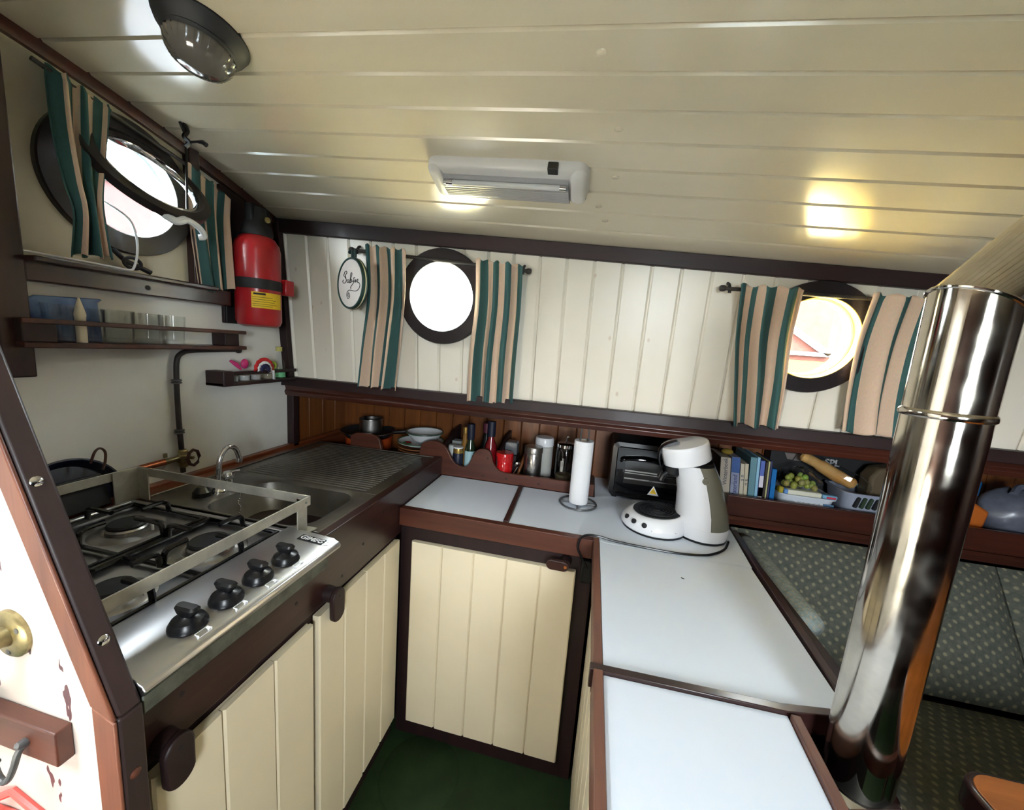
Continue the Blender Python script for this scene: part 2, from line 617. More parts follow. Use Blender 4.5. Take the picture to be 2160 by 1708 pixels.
def board(x0, x1, y0, y1):
    rings = []
    c, d = .0028, .0045
    for x in (x0, x1):
        rings.append([(x, y0, zc(x, y0) + .013), (x, y0, zc(x, y0) + d), (x, y0 + c, zc(x, y0 + c)), (x, (y0 + y1) / 2, zc(x, (y0 + y1) / 2)),
                      (x, y1 - c, zc(x, y1 - c)), (x, y1, zc(x, y1) + d), (x, y1, zc(x, y1) + .013)])
    MB().loft(rings).build('plank', 'ceiling_paint', ceiling, smooth=20)
k = -20
while True:
    y0 = -.416 + .0765 * k + .0014
    y1 = y0 + .0765 - .0028
    k += 1
    if y1 < -2.05: continue
    if y0 > .19: break
    y1 = min(y1, .215)
    if y1 > HY0 and y0 < HY1:
        board(-.64, HX0, y0, y1); board(HX1, 2.62, y0, y1)
    else:
        board(-.64, 2.62, y0, y1)
# filled screw plugs showing through the ceiling paint
for x, y in ((.52, -.375), (.56, -.22), (.565, -.085), (.53, .02), (.55, .075)):
    MB().lathe((x, y, zc(x, y) + .001), [(.009, .0), (.008, -.002), (.001, -.003)], n=14).build('screw_plug', 'ceiling_paint', ceiling)
hatch = MB()
for a in ((HX0 - .02, HX0, HY0, HY1), (HX1, HX1 + .02, HY0, HY1), (HX0, HX1, HY0 - .02, HY0), (HX0, HX1, HY1, HY1 + .02)):
    hatch.box(a[0], a[1], a[2], a[3], .93, 1.20)
struct(tag(hatch.build('trim_1', 'mahogany'), 'dark wooden coaming around the companionway hatch'))

# floor with the round hatch
floor = struct(tag(MB().box(-.70, 2.70, -2.12, .64, -.90, -.84).build('floor', 'green_floor'), 'dark green painted cabin floor'))
MB().lathe((.150, -.10, -.8415), [(.126, 0), (.126, .0022), (.122, .0045), (.001, .0045)], n=48).build('inspection_hatch', 'green_floor', floor)

# left bulkhead (white below, cream above) with a porthole
PLY, PLZ = -.283, .857
wl = MB().prism([(-.90, -.84), (.64, -.84), (.64, 1.15), (-.90, 1.15)], 'x', -.69, XW).build('wall_left', 'wall_white', smooth=0)
struct(tag(wl, 'white painted bulkhead behind the cooker and sink'))
upper = MB().prism([(-.487, .645), (-.135, .645), (-.135, 1.03), (-.487, 1.10)], 'x', XW - .002, XW + .006).build('upper_panel', 'panel_cream', wl, smooth=0)
cut([wl, upper], [MB().cyl((-.75, PLY, PLZ), (-.55, PLY, PLZ), .122, n=48)])
bx('wall_left_aft', 'wall_white', None, -.69, XW, -2.12, -.90, -.84, 1.2)
struct(tag(bpy.data.objects['wall_left_aft'], 'white bulkhead continuing behind the camera'))
# timber on the left bulkhead
tl = tag(struct(MB().box(XW, XW + .045, -.49, -.035, .598, .645).build('trim_2', 'mahogany_y', bevel=.003)), 'dark wooden rail below the left porthole panel')
MB().box(XW, XW + .075, -.49, -.10, .636, .648).build('ledge', 'mahogany_y', tl, bevel=.003)
MB().cyl((XW + .045, -.27, .618), (XW + .047, -.27, .618), .006, n=12).build('screw', 'dark_rubber', tl)
struct(tag(MB().box(XW, XW + .03, -.135, -.105, .645, 1.02).build('trim_3', 'mahogany_z', bevel=.003), 'upright dark wooden batten between porthole and curtain'))
struct(tag(MB().box(XW, XW + .045, -.535, -.488, .40, 1.12).build('trim_4', 'mahogany_z', bevel=.003), 'dark upright post at the near end of the bulkhead'))
rings = []
for j in range(17):
    y = lerp(-.74, .20, j / 16)
    z = zc(XW, y)
    rings.append([(XW, y, z - .030), (XW + .016, y, z - .028), (XW + .020, y, z - .018), (XW + .016, y, z + .004), (XW, y, z + .004)])
struct(tag(MB().loft(rings).build('trim_5', 'red_wood'), 'curved dark red moulding where bulkhead meets ceiling'))
struct(tag(MB().box(XW, XW + .012, -.032, .215, .545, .965).build('trim_6', 'dark_frame_z', bevel=.002), 'dark backboard behind the fire extinguisher'))

# cabin side: leaning wall of cream boards with two portholes
def yp(z):
    return .237 - (z - .36) * .09
def ztop(x):
    return zc(x, .2) + .004
P1 = (.030, .687); P2 = (1.167, .626)
wb = MB()
for (x0, x1) in ((-.66, 2.66),):
    lo, hi = .30, None
    wb.loft([[(x0, yp(.30) + .012, .30), (x1, yp(.30) + .012, .30), (x1, yp(.30) + .085, .30), (x0, yp(.30) + .085, .30)],
             [(x0, yp(1.0) + .012, 1.0), (x1, yp(1.0) + .012, 1.0 - .18), (x1, yp(1.0) + .085, 1.0 - .18), (x0, yp(1.0) + .085, 1.0)]])
wall_back = struct(tag(wb.build('wall_back', 'wall_paint', smooth=0), 'leaning cream cabin side of narrow upright boards with two portholes'))
planks = []
x = .447 - .086 * 13
while x < 2.62:
    xa, xb = max(x + .0012, -.605), min(x + .086 - .0012, 2.62)
    x += .086
    if xb - xa < .01: continue
    c, d = .003, .005
    rings = []
    for top in (0, 1):
        ring = []
        for (xx, off) in ((xa, .013), (xa, d), (xa + c, 0), (xb - c * 2.2, 0), (xb - c * 1.2, .0025), (xb, d), (xb, .013)):
            z = ztop(xx) if top else .335
            ring.append((xx, yp(z) + off, z))
        rings.append(ring)
    planks.append(MB().loft(rings).build('plank', 'wall_paint', wall_back, smooth=0))
nrm = Vector((0, -1, -.09)).normalized()
cutters = []
for (px, pz) in (P1, P2):
    c = Vector((px, yp(pz), pz))
    cutters.append(MB().cyl(c + nrm * .1, c - nrm * .3, .121, n=48))
hit = [wall_back] + [o for o in planks if any(abs(o.data.vertices[0].co.x + WLOC[o.name].x + .043 - p[0]) < .19 for p in (P1, P2))]
cut(hit, cutters)

# trims of the cabin side
def strip(name, pts, m, label, bevel=.002):
    return struct(tag(MB().loft(pts).build(name, m, bevel=bevel), label))
xs = [-.63, .1, .75, 1.4, 2.62]
rings = []
for xx in xs:
    zb = .884 - .0575 * (xx + .6)
    zt = ztop(xx)
    rings.append([(xx, yp(zb) - .016, zb), (xx, yp(zt) - .016, zt), (xx, yp(zt) + .03, zt), (xx, yp(zb) + .012, zb)])
strip('trim_7', rings, 'dark_frame', 'dark wooden beam along the top of the cabin side')
strip('trim_8', [[(xx, .203, .322), (xx, .208, .357), (xx, .262, .357), (xx, .262, .322)] for xx in (-.63, 2.62)], 'dark_frame', 'dark wooden fascia along the bottom of the cabin side')
strip('trim_9', [[(xx, .226, .280), (xx, .219, .296), (xx, .226, .306), (xx, .222, .3225), (xx, .27, .3225), (xx, .27, .280)] for xx in (-.63, 2.62)], 'red_wood', 'moulded brown rail under the fascia')
strip('trim_10', [[(XW, yp(.36) - .02, .33), (-.597, yp(.36) - .02, .33), (-.597, .27, .33), (XW, .27, .33)], [(XW, yp(.93) - .02, .93), (-.597, yp(.93) - .02, .93), (-.597, .21, .93), (XW, .21, .93)]], 'dark_frame_z', 'dark corner post where bulkhead meets cabin side')
# recess under the side deck
struct(tag(MB().box(-.69, 2.66, .26, .66, .285, .34).build('trim_11', 'dark_frame'), 'underside of the side deck above the open shelf'))
wr = struct(tag(MB().box(-.69, 2.66, .604, .66, -.84, .30).build('wall_recess', 'dark_frame'), 'varnished pine boarding at the back of the open shelf'))
x = -.63
while x < 2.6:
    MB().prism([(x + .001, .606), (x + .001, .598), (x + .004, .594), (x + .078, .594), (x + .081, .598), (x + .081, .606)], 'z', -.02, .287).build('plank', 'pine', wr, smooth=0)
    x += .082
for i, y in enumerate((.262, .345, .43, .515)):
    MB().box(XW, XW + .010, y, y + .081, .04, .287).build('plank', 'pine', wl, bevel=.002)
struct(tag(MB().box(XW, XW + .03, .232, .262, .06, .34).build('trim_12', 'dark_frame_z', bevel=.002), 'short dark post at the left end of the open shelf'))

# walls out of the frame
struct(tag(MB().box(2.60, 2.68, -2.12, .66, -.84, 1.2).build('wall_right', 'mahogany_z'), 'dark wooden bulkhead at the far right end of the cabin'))
DX0, DX1, DZ1 = .80, 1.26, .95
rw = MB()
rw.box(-.69, DX0, -2.12, -2.05, -.84, 1.2).box(DX1, 2.68, -2.12, -2.05, -.84, 1.2).box(DX0, DX1, -2.12, -2.05, DZ1, 1.2).box(DX0, DX1, -2.12, -2.05, -.84, .25)
struct(tag(rw.build('wall_aft', 'mahogany_z', smooth=0), 'dark wooden wall behind the camera with the entrance opening'))

# near bulkhead beside the steps: peeling white panel with a wooden cap
BK = .398
def xe(z):
    return .046 if z < .06 else .046 - (z - .06) * BK
nb = struct(tag(MB().prism([(XW, -.84), (.018, -.84), (.018, .06), (xe(1.1) - .03, 1.1), (XW, 1.1)], 'y', -.774, -.752).build('wall_near', 'peeling_white', smooth=0), 'sunlit white partition with peeling paint beside the cooker'))
# cap in two lengths, mitred where the edge starts to slope
MB().prism([(.016, -.84), (.046, -.84), (.046, .058), (.016, .070)], 'y', -.774, -.7475).build('edge_cap', 'cap_wood_shaded', nb, bevel=.003)
MB().prism([(.010, -.84), (.0455, -.84), (.0455, .058), (.010, .071)], 'y', -.778, -.774).build('edge_cap_lit_front', 'cap_wood_lit', nb, bevel=.002)  # thin front layer added to carry the lit tone of the cap
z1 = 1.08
MB().prism([(.016, .071), (.046, .059), (xe(z1), z1), (xe(z1) - .032, z1)], 'y', -.774, -.7475).build('edge_cap', 'cap_wood_shaded', nb, bevel=.004)
MB().prism([(.010, .0725), (.0455, .0595), (xe(z1) - .001, z1), (xe(z1) - .039, z1)], 'y', -.779, -.774).build('edge_cap_lit_front', 'cap_wood_lit', nb, bevel=.002)
ed = Vector((1, 0, BK)).normalized()
for z, y in ((.340, -.7635), (.148, -.7605), (-.03, -.762)):
    p = Vector((xe(z), y, z))
    dd = ed if z > .06 else Vector((1, 0, 0))
    MB().lathe(p, [(.0062, -.002), (.0062, .001), (.004, .0028), (.001, .0035)], d=dd, n=16).build('screw', 'chrome' if z > 0 else 'rust_wood', nb)

# unseen white steps behind the camera, added under the hatch to bounce sunlight up
cs = thing('bounce_steps', (-.2, -1.75, -.84), 'unseen white steps added under the hatch to bounce light up', 'steps')
for i in range(4):
    bx('tread', 'wall_white', cs, -.56, .16, -2.04 + .0, -1.34 - .17 * i, -.62 + .22 * i - .03, -.62 + .22 * i, .004)
    bx('riser', 'wall_white', cs, -.56, .16, -1.37 - .17 * i - .02, -1.37 - .17 * i, -.84 + .22 * i if i else -.84, -.62 + .22 * i - .031)
# ------------------------------------------------------------------ portholes
def porthole(name, c, n, r_in, outline, label, ringmat, sleeve, depth=.062):
    """c centre on the inner wall face, n unit normal into the room; outline = list of (u,v) for the dark surround"""
    c, n = Vector(c), Vector(n).normalized()
    u = Vector((0, 0, 1)).cross(n).normalized()
    v = n.cross(u).normalized()
    root = bpy.data.objects.new(name, None)
    COL.objects.link(root)
    root.location = c; WLOC[root.name] = c.copy()
    root['kind'] = 'structure'; root['label'] = label
    P = lambda a, b, h: c + u * a + v * b + n * h
    m = MB()
    N = 64
    circ = [(r_in * math.cos(2 * PI * i / N), r_in * math.sin(2 * PI * i / N)) for i in range(N)]
    outer = []
    for i in range(N):
        t = 2 * PI * i / N
        outer.append(outline(t))
    th = .022
    # ring solid: inner back, inner front, outer front, outer back
    rings = [[P(*q, -.002) for q in circ], [P(*q, th) for q in circ], [P(q[0] * .985, q[1] * .985, th) for q in outer], [P(*q, th - .004) for q in outer], [P(*q, -.002) for q in outer]]
    m.loft(rings, cap=False)
    m.build('surround', ringmat, root, smooth=30)
    m = MB()
    m.loft([[P(q[0] * .985, q[1] * .985, .0235) for q in circ], [P(q[0] * .985, q[1] * .985, -depth) for q in circ], [P(q[0] * 1.03, q[1] * 1.03, -depth) for q in circ], [P(q[0] * 1.03, q[1] * 1.03, -.003) for q in circ], [P(q[0] * 1.0, q[1] * 1.0, -.003) for q in circ], [P(q[0] * 1.0, q[1] * 1.0, .0235) for q in circ], [P(q[0] * .985, q[1] * .985, .0235) for q in circ]], cap=False)
    m.build('sleeve', sleeve, root, smooth=30)
    m = MB()
    k1, k2 = .94, .983
    m.loft([[P(q[0] * k2, q[1] * k2, -depth * .2) for q in circ], [P(q[0] * k2, q[1] * k2, -depth * .40 + .012) for q in circ], [P(q[0] * k1, q[1] * k1, -depth * .40 + .010) for q in circ], [P(q[0] * k1, q[1] * k1, -depth * .40 - .012) for q in circ], [P(q[0] * k2, q[1] * k2, -depth * .40 - .012) for q in circ]], cap=False)
    m.build('rim', 'sleeve_white', root, smooth=30)
    return root, P
def clipped(R, w, flat=None):
    def f(t):
        x, z = R * math.cos(t), R * math.sin(t)
        k = min(1, w / max(abs(x), 1e-6))
        if z > 0 and abs(x) > w:
            return (math.copysign(w, x), z)
        if abs(x) > w:
            return (math.copysign(w, x), z)
        return (x, z)
    return f
for nm, (px, pz), sl, lab in (('window_1', P1, 'sleeve_white', 'overexposed round porthole in a dark surround between the middle curtains'), ('window_2', P2, 'sleeve_yellow', 'round porthole with yellow reveal and orange brick outside, at right')):
    c = Vector((px, yp(pz), pz))
    root, P = porthole(nm, c, nrm, .115, clipped(.158, .148), lab, 'ring_dark', sl)
    g = MB()
    g.loft([[P(.1085 * math.cos(2 * PI * i / 40), .1085 * math.sin(2 * PI * i / 40), h) for i in range(40)] for h in (-.027, -.023)])
    g.build('pane', 'clear_glass', root)
root, P = porthole('window_3', (XW, PLY, PLZ), (1, 0, 0), .116, lambda t: (.160 * math.cos(t), .160 * math.sin(t)), 'open round porthole in a dark ring on the left bulkhead', 'ring_dark', 'sleeve_white', depth=.06)

# the opened porthole window, swung up on its top hinge and held by a cord
th = math.radians(50)
hg = Vector((-.612, -.285, .972))
uu = Vector((math.cos(th), 0, -math.sin(th))); vv = Vector((0, 1, 0)); nn = uu.cross(vv).normalized()
R0 = .125
cw = hg + uu * R0
ow = thing('porthole_window', cw - uu * R0, 'round black-framed porthole window swung open and held by a cord', 'window')
def ringsolid(c, ro, ri, h, N=48, u=uu, v=vv, n=nn):
    m = MB()
    cc = lambda r, k: [c + u * (r * math.cos(2 * PI * i / N)) + v * (r * math.sin(2 * PI * i / N)) + n * k for i in range(N)]
    m.loft([cc(ri, -h), cc(ri, h), cc(ri + (ro - ri) * .3, h * 1.6), cc(ro, h), cc(ro, -h), cc(ri, -h)], cap=False)
    return m
ringsolid(cw, R0, R0 - .026, .009).build('frame', 'ring_dark', ow)
m = MB(); m.loft([[cw + uu * (.1 * math.cos(2 * PI * i / 40)) + vv * (.1 * math.sin(2 * PI * i / 40)) + nn * k for i in range(40)] for k in (-.003, .003)])
m.build('pane', 'window_glass', ow)
ringsolid(cw, R0 - .025, R0 - .033, .006).build('bead', 'chrome', ow)
for dy in (-.04, .04):
    MB().cyl(hg + Vector((-.004, dy - .015, .0)), hg + Vector((-.004, dy + .015, .0)), .009, n=12).build('hinge', 'ring_dark', ow)
pl = cw + uu * (R0 + .004)
MB().tube(smooth_path([pl + Vector((-.02, -.03, .012)), pl + Vector((.0, -.012, -.004)), pl + Vector((.004, .012, .006)), pl + Vector((.012, .036, -.006)), pl + Vector((.008, .05, -.022)), pl + Vector((.0, .042, -.026))], 5), [.009] * 10 + [.007] * 16, n=10).build('latch', 'white_enamel', ow)
hk = thing('hanging_cord', (-.526, -.201, .80), 'black cord hanging from a ceiling hook down to the open porthole', 'cord')
top = zc(-.526, -.201)
MB().tube([(-.526, -.201, top - .052), (-.526, -.203, .93), (-.524, -.208, .83)], .0028, n=8).build('line', 'black_plastic', hk)
MB().tube(smooth_path([(-.526, -.204, top + .002), (-.524, -.198, top - .014), (-.527, -.204, top - .03), (-.522, -.196, top - .04), (-.528, -.202, top - .054)]), .0055, n=8).build('knot', 'black_plastic', hk)
MB().tube([(-.526, -.20, top - .042), (-.505, -.19, top - .036), (-.490, -.186, top - .036), (-.482, -.184, top - .042)], [.003, .003, .006, .006], n=8).build('cord_tail', 'black_plastic', hk)
MB().tube([(-.526, -.203, top - .02), (-.532, -.208, top + .002)], .004, n=8).build('hook', 'black_matt', hk)

# white cable drooping through the open porthole, and a black clamp on the ledge
tag(MB().tube(smooth_path([(-.665, -.345, .80), (-.62, -.35, .812), (-.58, -.311, .78), (-.58, -.293, .747), (-.58, -.291, .703), (-.575, -.304, .663), (-.572, -.317, .653), (-.57, -.354, .653), (-.575, -.414, .654), (-.59, -.487, .656)], 6), .0026, n=8).build('white_cable', 'white_plastic'), 'thin white cable drooping out of the left porthole onto the ledge', 'cable')
cl = thing('window_dog', (-.60, -.30, .66), 'black wing clamp below the left porthole', 'clamp')
MB().tube([(-.585, -.30 + .018 * math.cos(t), .672 + .013 * math.sin(t)) for t in [2 * PI * i / 20 for i in range(20)]], .0042, n=8, closed=True).build('loop', 'black_matt', cl)
MB().tube([(-.607, -.325, .70), (-.592, -.31, .675), (-.585, -.275, .662), (-.583, -.262, .656)], .006, n=8).build('arm', 'black_matt', cl)

# ------------------------------------------------------------------ outside
mat('deck_paint', (240, 222, 150), .5)
tag(struct(MB().box(-40, 40, -40, 40, -1.25, -1.2).build('water_outside', 'water')), 'grey harbour water outside the portholes')
hs = thing('quay_house', (2.9, 4.2, -1.2), 'orange brick quayside front seen through the right porthole', 'building')
bx('wall', 'outside_brick', hs, 2.35, 5.6, 4.2, 4.6, -1.2, 2.6)
bx('plinth', 'outside_yellow', hs, 2.3, 5.65, 4.15, 4.2, -1.2, .63)
MB().prism([(2.70, 1.05), (2.70, 1.12), (3.28, .74), (3.24, .69)], 'y', 4.12, 4.18).build('brace', 'outside_white', hs)
bx('rail', 'outside_white', hs, 2.4, 5.2, 4.12, 4.18, .69, .735)
rd = thing('red_house', (-2.8, 1.6, -1.2), 'faded red brick house front seen through the left porthole', 'building')
bx('wall', 'outside_red', rd, -3.2, -2.4, .74, 3.4, -1.2, 1.34)
bx('coping', 'outside_white', rd, -3.22, -2.38, .70, 3.42, 1.34, 1.40)
mat('fore_deck_dark', (48, 52, 58), .8)  # unseen deck, colour darkened to dim its reflection on the ceiling
tag(struct(MB().box(-2.3, -.72, -1.6, .95, .02, .05).build('fore_deck', 'fore_deck_dark')), 'unseen dark foredeck added outside the left porthole to shape the ceiling reflection')
# side deck outside the cabin side, painted pale yellow
tag(struct(MB().box(-.75, 2.70, .335, .95, .342, .356).build('side_deck', 'deck_paint')), 'pale yellow painted side deck outside the portholes')
# ------------------------------------------------------------------ cabinets
def plank_door(parent, axis, face, a0, a1, z0, z1, n, sgn, thick=.019, name='door'):
    """door of n upright boards; axis 'x': door lies in plane x=face (a = y); axis 'y': plane y=face (a = x)"""
    d = None
    w = (a1 - a0) / n
    root = MB()
    lo, hi = (face - sgn * thick, face - sgn * .006)
    if axis == 'x':
        root.box(min(lo, hi), max(lo, hi), a0 + .002, a1 - .002, z0 + .002, z1 - .002)
    else:
        root.box(a0 + .002, a1 - .002, min(lo, hi), max(lo, hi), z0 + .002, z1 - .002)
    d = root.build(name, 'door_cream', parent, smooth=0)
    for i in range(n):
        s, e = a0 + i * w + .0008, a0 + (i + 1) * w - .0008
        f, bk = face, face - sgn * .011
        c, g = .0035, .0035
        pr = [(s, bk), (s, f - sgn * g), (s + c, f), (e - c, f), (e, f - sgn * g), (e, bk)]
        dz = random.uniform(-.001, .001)
        if axis == 'x':
            MB().loft([[(q[1], q[0], z0 + dz) for q in pr], [(q[1], q[0], z1 + dz) for q in pr]]).build('plank', 'door_cream', d, smooth=0)
        else:
            MB().loft([[(q[0], q[1], z0 + dz) for q in pr], [(q[0], q[1], z1 + dz) for q in pr]]).build('plank', 'door_cream', d, smooth=0)
    return d
def oval(cx, cz, w, h, n=24):
    """stadium outline"""
    pts = []
    if h >= w:
        r = w / 2
        for i in range(n):
            t = 2 * PI * i / n
            pts.append((cx + r * math.cos(t), cz + r * math.sin(t) + math.copysign(h / 2 - r, math.sin(t))))
    else:
        r = h / 2
        for i in range(n):
            t = 2 * PI * (i + .5) / n
            pts.append((cx + r * math.cos(t) + math.copysign(w / 2 - r, math.cos(t)), cz + r * math.sin(t)))
    return pts

# --- cooker and sink cabinet along the left bulkhead
cab = thing('galley_cabinet', (-.3, -.36, -.84), 'dark wooden galley cabinet with two cream boarded doors under cooker and sink', 'cabinet')
bx('apron', 'mahogany_y', cab, -.026, 0, -.725, .345, -.088, .077, .002)
bx('carcass', 'dark_frame_z', cab, -.60, -.027, -.725, .58, -.84, -.02)
bx('face_frame', 'dark_frame_z', cab, -.026, -.010, -.725, 0.0, -.84, -.089)
d2 = plank_door(cab, 'x', .012, -.386, -.014, -.757, -.099, 4, 1)
d1 = plank_door(cab, 'x', .012, -.724, -.402, -.757, -.104, 3, 1)
for i, (y, z, tilt) in enumerate(((-.345, -.092, 0), (-.700, -.092, 0))):
    t = MB().prism(oval(y, z, .042, .082), 'x', .021, .034).build('turn_button', 'dark_frame_z', cab, bevel=.003)
    MB().lathe((0, y, z + .022), [(.019, 0), (.017, .021)], d=(1, 0, 0), n=20).build('spacer', 'dark_frame_z', t)
    MB().lathe((.034, y, z + .022), [(.0035, 0), (.0035, .0006), (.001, .0006)], d=(1, 0, 0), n=10).build('screw', 'black_matt', t)
for y, z in ((-.67, -.02), (-.44, -.03), (-.29, -.06), (-.10, .03), (-.20, -.02)):
    MB().lathe((0, y, z), [(.004, 0), (.004, .0005), (.001, .0005)], d=(1, 0, 0), n=10).build('plug', 'black_matt', cab)
bx('back_rail', 'copper_wood', cab, -.626, -.600, -.60, .58, -.02, .082, .003)
bx('back_ledge', 'copper_wood', cab, -.600, -.565, -.34, .56, -.02, .072, .002)

# --- corner cabinet under the white worktop
cc = thing('corner_cabinet', (.31, .2, -.84), 'dark framed corner cabinet with a cream five-board door under the white worktop', 'cabinet')
bx('carcass', 'dark_frame_z', cc, .002, .618, .034, .59, -.84, -.008)
bx('face_frame', 'dark_frame_z', cc, .002, .618, .012, .033, -.84, -.056)
plank_door(cc, 'y', -.008, .047, .572, -.767, -.103, 5, -1)
tb = MB().prism(oval(.517, -.079, .066, .031), 'y', -.034, -.021).build('turn_button', 'mahogany', cc, bevel=.003)
MB().lathe((.540, .012, -.079), [(.017, 0), (.014, .033)], d=(0, -1, 0), n=20).build('spacer', 'dark_frame', tb)
MB().lathe((.540, -.034, -.079), [(.0045, 0), (.0045, .0006), (.001, .0006)], d=(0, -1, 0), n=10).build('screw_hole', 'teak', tb)
bx('socket_box', 'black_plastic', cc, .585, .616, -.012, .012, -.13, -.062, .004)

# --- peninsula cabinet
pc = thing('peninsula_cabinet', (.83, -.35, -.84), 'cream boarded side of the white-topped peninsula', 'cabinet')
bx('carcass', 'dark_frame_z', pc, .640, 1.042, -.44, -.002, -.84, -.02)
bx('near_carcass', 'dark_frame_z', pc, .640, .900, -.95, -.441, -.84, -.02)
for i in range(11):
    y = -.95 + i * .086
    MB().box(.626, .640, y + .001, y + .085, -.80, -.045).build('plank', 'door_cream', pc, bevel=.003)
bx('end_panel', 'dark_frame_z', pc, 1.043, 1.086, -.40, .34, -.84, -.03)

# --- white worktop with its wooden edging
wt = thing('white_worktop', (.5, .1, -.02), 'glossy white laminate worktop edged with dark wooden strips', 'worktop')
def slab(poly, z0=-.018, z1=0.):
    return MB().prism(poly, 'z', z0, z1).build('laminate_panel', 'laminate', wt, bevel=.0006)
slab([(.003, .021), (.336, .021), (.324, .344), (.003, .344)])
slab([(.354, .021), (.62, .0), (1.03, .0), (1.05, .22), (1.05, .59), (.615, .59), (.615, .344), (.341, .344)])
slab([(.629, -.4555), (.905, -.4495), (.984, -.4365), (1.013, -.430), (1.027, -.002), (.629, -.002)])
slab([(.629, -.95), (.905, -.95), (.905, -.60), (.911, -.4655), (.629, -.4705)])
def stripw(poly, m='mahogany', z0=-.02, z1=.005, nm='edge_strip'):
    return MB().prism(poly, 'z', z0, z1).build(nm, m, wt, bevel=.0015)
stripw([(.0005, -.004), (.612, -.004), (.612, .020), (.0005, .020)], 'rust_wood', -.056, .002)
stripw([(.3365, .021), (.3535, .021), (.3405, .343), (.3245, .343)], 'mahogany_y', -.018, .006, 'divider_strip')
stripw([(.612, -.46), (.628, -.46), (.628, .018), (.612, .018)], 'worn_strip', -.05, .003)
stripw([(.612, -.95), (.628, -.95), (.628, -.47), (.612, -.47)], 'worn_strip', -.05, .009)
stripw([(.606, -.4705), (.9115, -.465), (.985, -.452), (.983, -.438), (.906, -.450), (.606, -.456)], 'mahogany', -.03, .007, 'divider_strip')
stripw([(1.014, -.435), (1.030, -.435), (1.066, .225), (1.050, .225)], 'mahogany_y', -.03, .006)
stripw([(.905, -.610), (.920, -.604), (.926, -.470), (.912, -.4695)], 'worn_strip', -.022, .009)
stripw([(.905, -.611), (1.06, -.572), (1.06, -.556), (.921, -.592)], 'rust_wood', -.022, .006)

# --- scalloped fiddle board behind the worktop and sink
def scallop():
    key = [(-.42, .112), (-.40, .125), (-.36, .130), (-.31, .128), (-.285, .11), (-.272, .07), (-.25, .058), (-.13, .058), (-.105, .07), (-.095, .112), (-.075, .130), (-.04, .136), (-.005, .128), (.018, .108), (.036, .078), (.055, .055), (.08, .046), (.10, .048), (.117, .068), (.128, .098), (.145, .122), (.17, .130), (.19, .126), (.204, .108), (.212, .08), (.228, .058), (.25, .046), (.30, .044), (.52, .046), (.61, .047)]
    pts = smooth_path([(a, b, 0) for a, b in key], 3)
    poly = [(p.x, p.y) for p in pts]
    return poly
poly = [(.61, .001), (-.42, .001)] + scallop()
fb = tag(MB().prism(poly, 'y', .3455, .361).build('fiddle_board', 'rust_wood', bevel=.002), 'reddish wooden fiddle board with scooped cut-outs behind the white worktop', 'board')
for x, z in ((.19, .095), (.175, .02), (.40, .02), (.27, .022)):
    MB().lathe((x, .3455, z), [(.004, 0), (.004, .0006), (.001, .0006)], d=(0, -1, 0), n=10).build('plug', 'dark_frame', fb)
# shelf floor behind the board and its partitions
sb = tag(MB().box(-.615, .612, .362, .592, -.012, .006).build('shelf_board', 'dark_frame', bevel=.001), 'dark shelf board behind the scooped fiddle board', 'shelf')
for xa in (-.015, .225):
    MB().prism([(.37, .006), (.59, .006), (.59, .165), (.50, .15), (.37, .10)], 'x', xa - .006, xa + .006).build('partition', 'dark_frame_z', sb, bevel=.002)

# ------------------------------------------------------------------ sink
sk = thing('sink_unit', (-.3, 0, .06), 'stainless steel sink with one rounded basin and ribbed draining board', 'sink')
X0, X1, Y0, Y1 = -.564, -.027, -.335, .338
BX0, BX1, BY0, BY1 = -.405, -.085, -.318, -.095
def rrect(x0, x1, y0, y1, r, n=6):
    pts = []
    for cx, cy, a in ((x1 - r, y1 - r, 0), (x0 + r, y1 - r, 90), (x0 + r, y0 + r, 180), (x1 - r, y0 + r, 270)):
        for i in range(n + 1):
            t = math.radians(a + 90 * i / n)
            pts.append((cx + r * math.cos(t), cy + r * math.sin(t)))
    return pts
ZS = .070
inner = rrect(BX0, BX1, BY0, BY1, .055)
# outer ring sampled to match the inner loop
def ray_rect(cx, cy, p):
    dx, dy = p[0] - cx, p[1] - cy
    t = min(((X1 - cx) / dx) if dx > 0 else ((X0 - cx) / dx) if dx < 0 else 9, ((BY1 + .012 - cy) / dy) if dy > 0 else ((Y0 - cy) / dy) if dy < 0 else 9)
    return (cx + dx * t, cy + dy * t)
cx, cy = (BX0 + BX1) / 2, (BY0 + BY1) / 2
outer = [ray_rect(cx, cy, p) for p in inner]
m = MB()
m.loft([[(p[0], p[1], ZS) for p in outer], [(p[0], p[1], ZS) for p in rrect(BX0 - .008, BX1 + .008, BY0 - .008, BY1 + .008, .06)], [(p[0], p[1], ZS - .005) for p in inner],
        [(p[0], p[1], ZS - .10) for p in rrect(BX0 + .012, BX1 - .012, BY0 + .012, BY1 - .012, .05)],
        [(p[0], p[1], ZS - .125) for p in rrect(BX0 + .035, BX1 - .035, BY0 + .035, BY1 - .035, .045)]], cap=False)
m.f.append(tuple(len(m.v) - len(inner) + i for i in range(len(inner))))
m.build('basin', 'steel_sink', sk, smooth=50)
m = MB()
m.box(X0, X1, BY1 + .012, Y1, ZS - .004, ZS)
for a in ((X0, X1, Y0, Y0 + .005), (X1 - .006, X1, Y0, Y1), (X0, X0 + .006, Y0, Y1), (X0, X1, Y1 - .006, Y1)):
    m.box(a[0], a[1], a[2], a[3], ZS, ZS + .004)
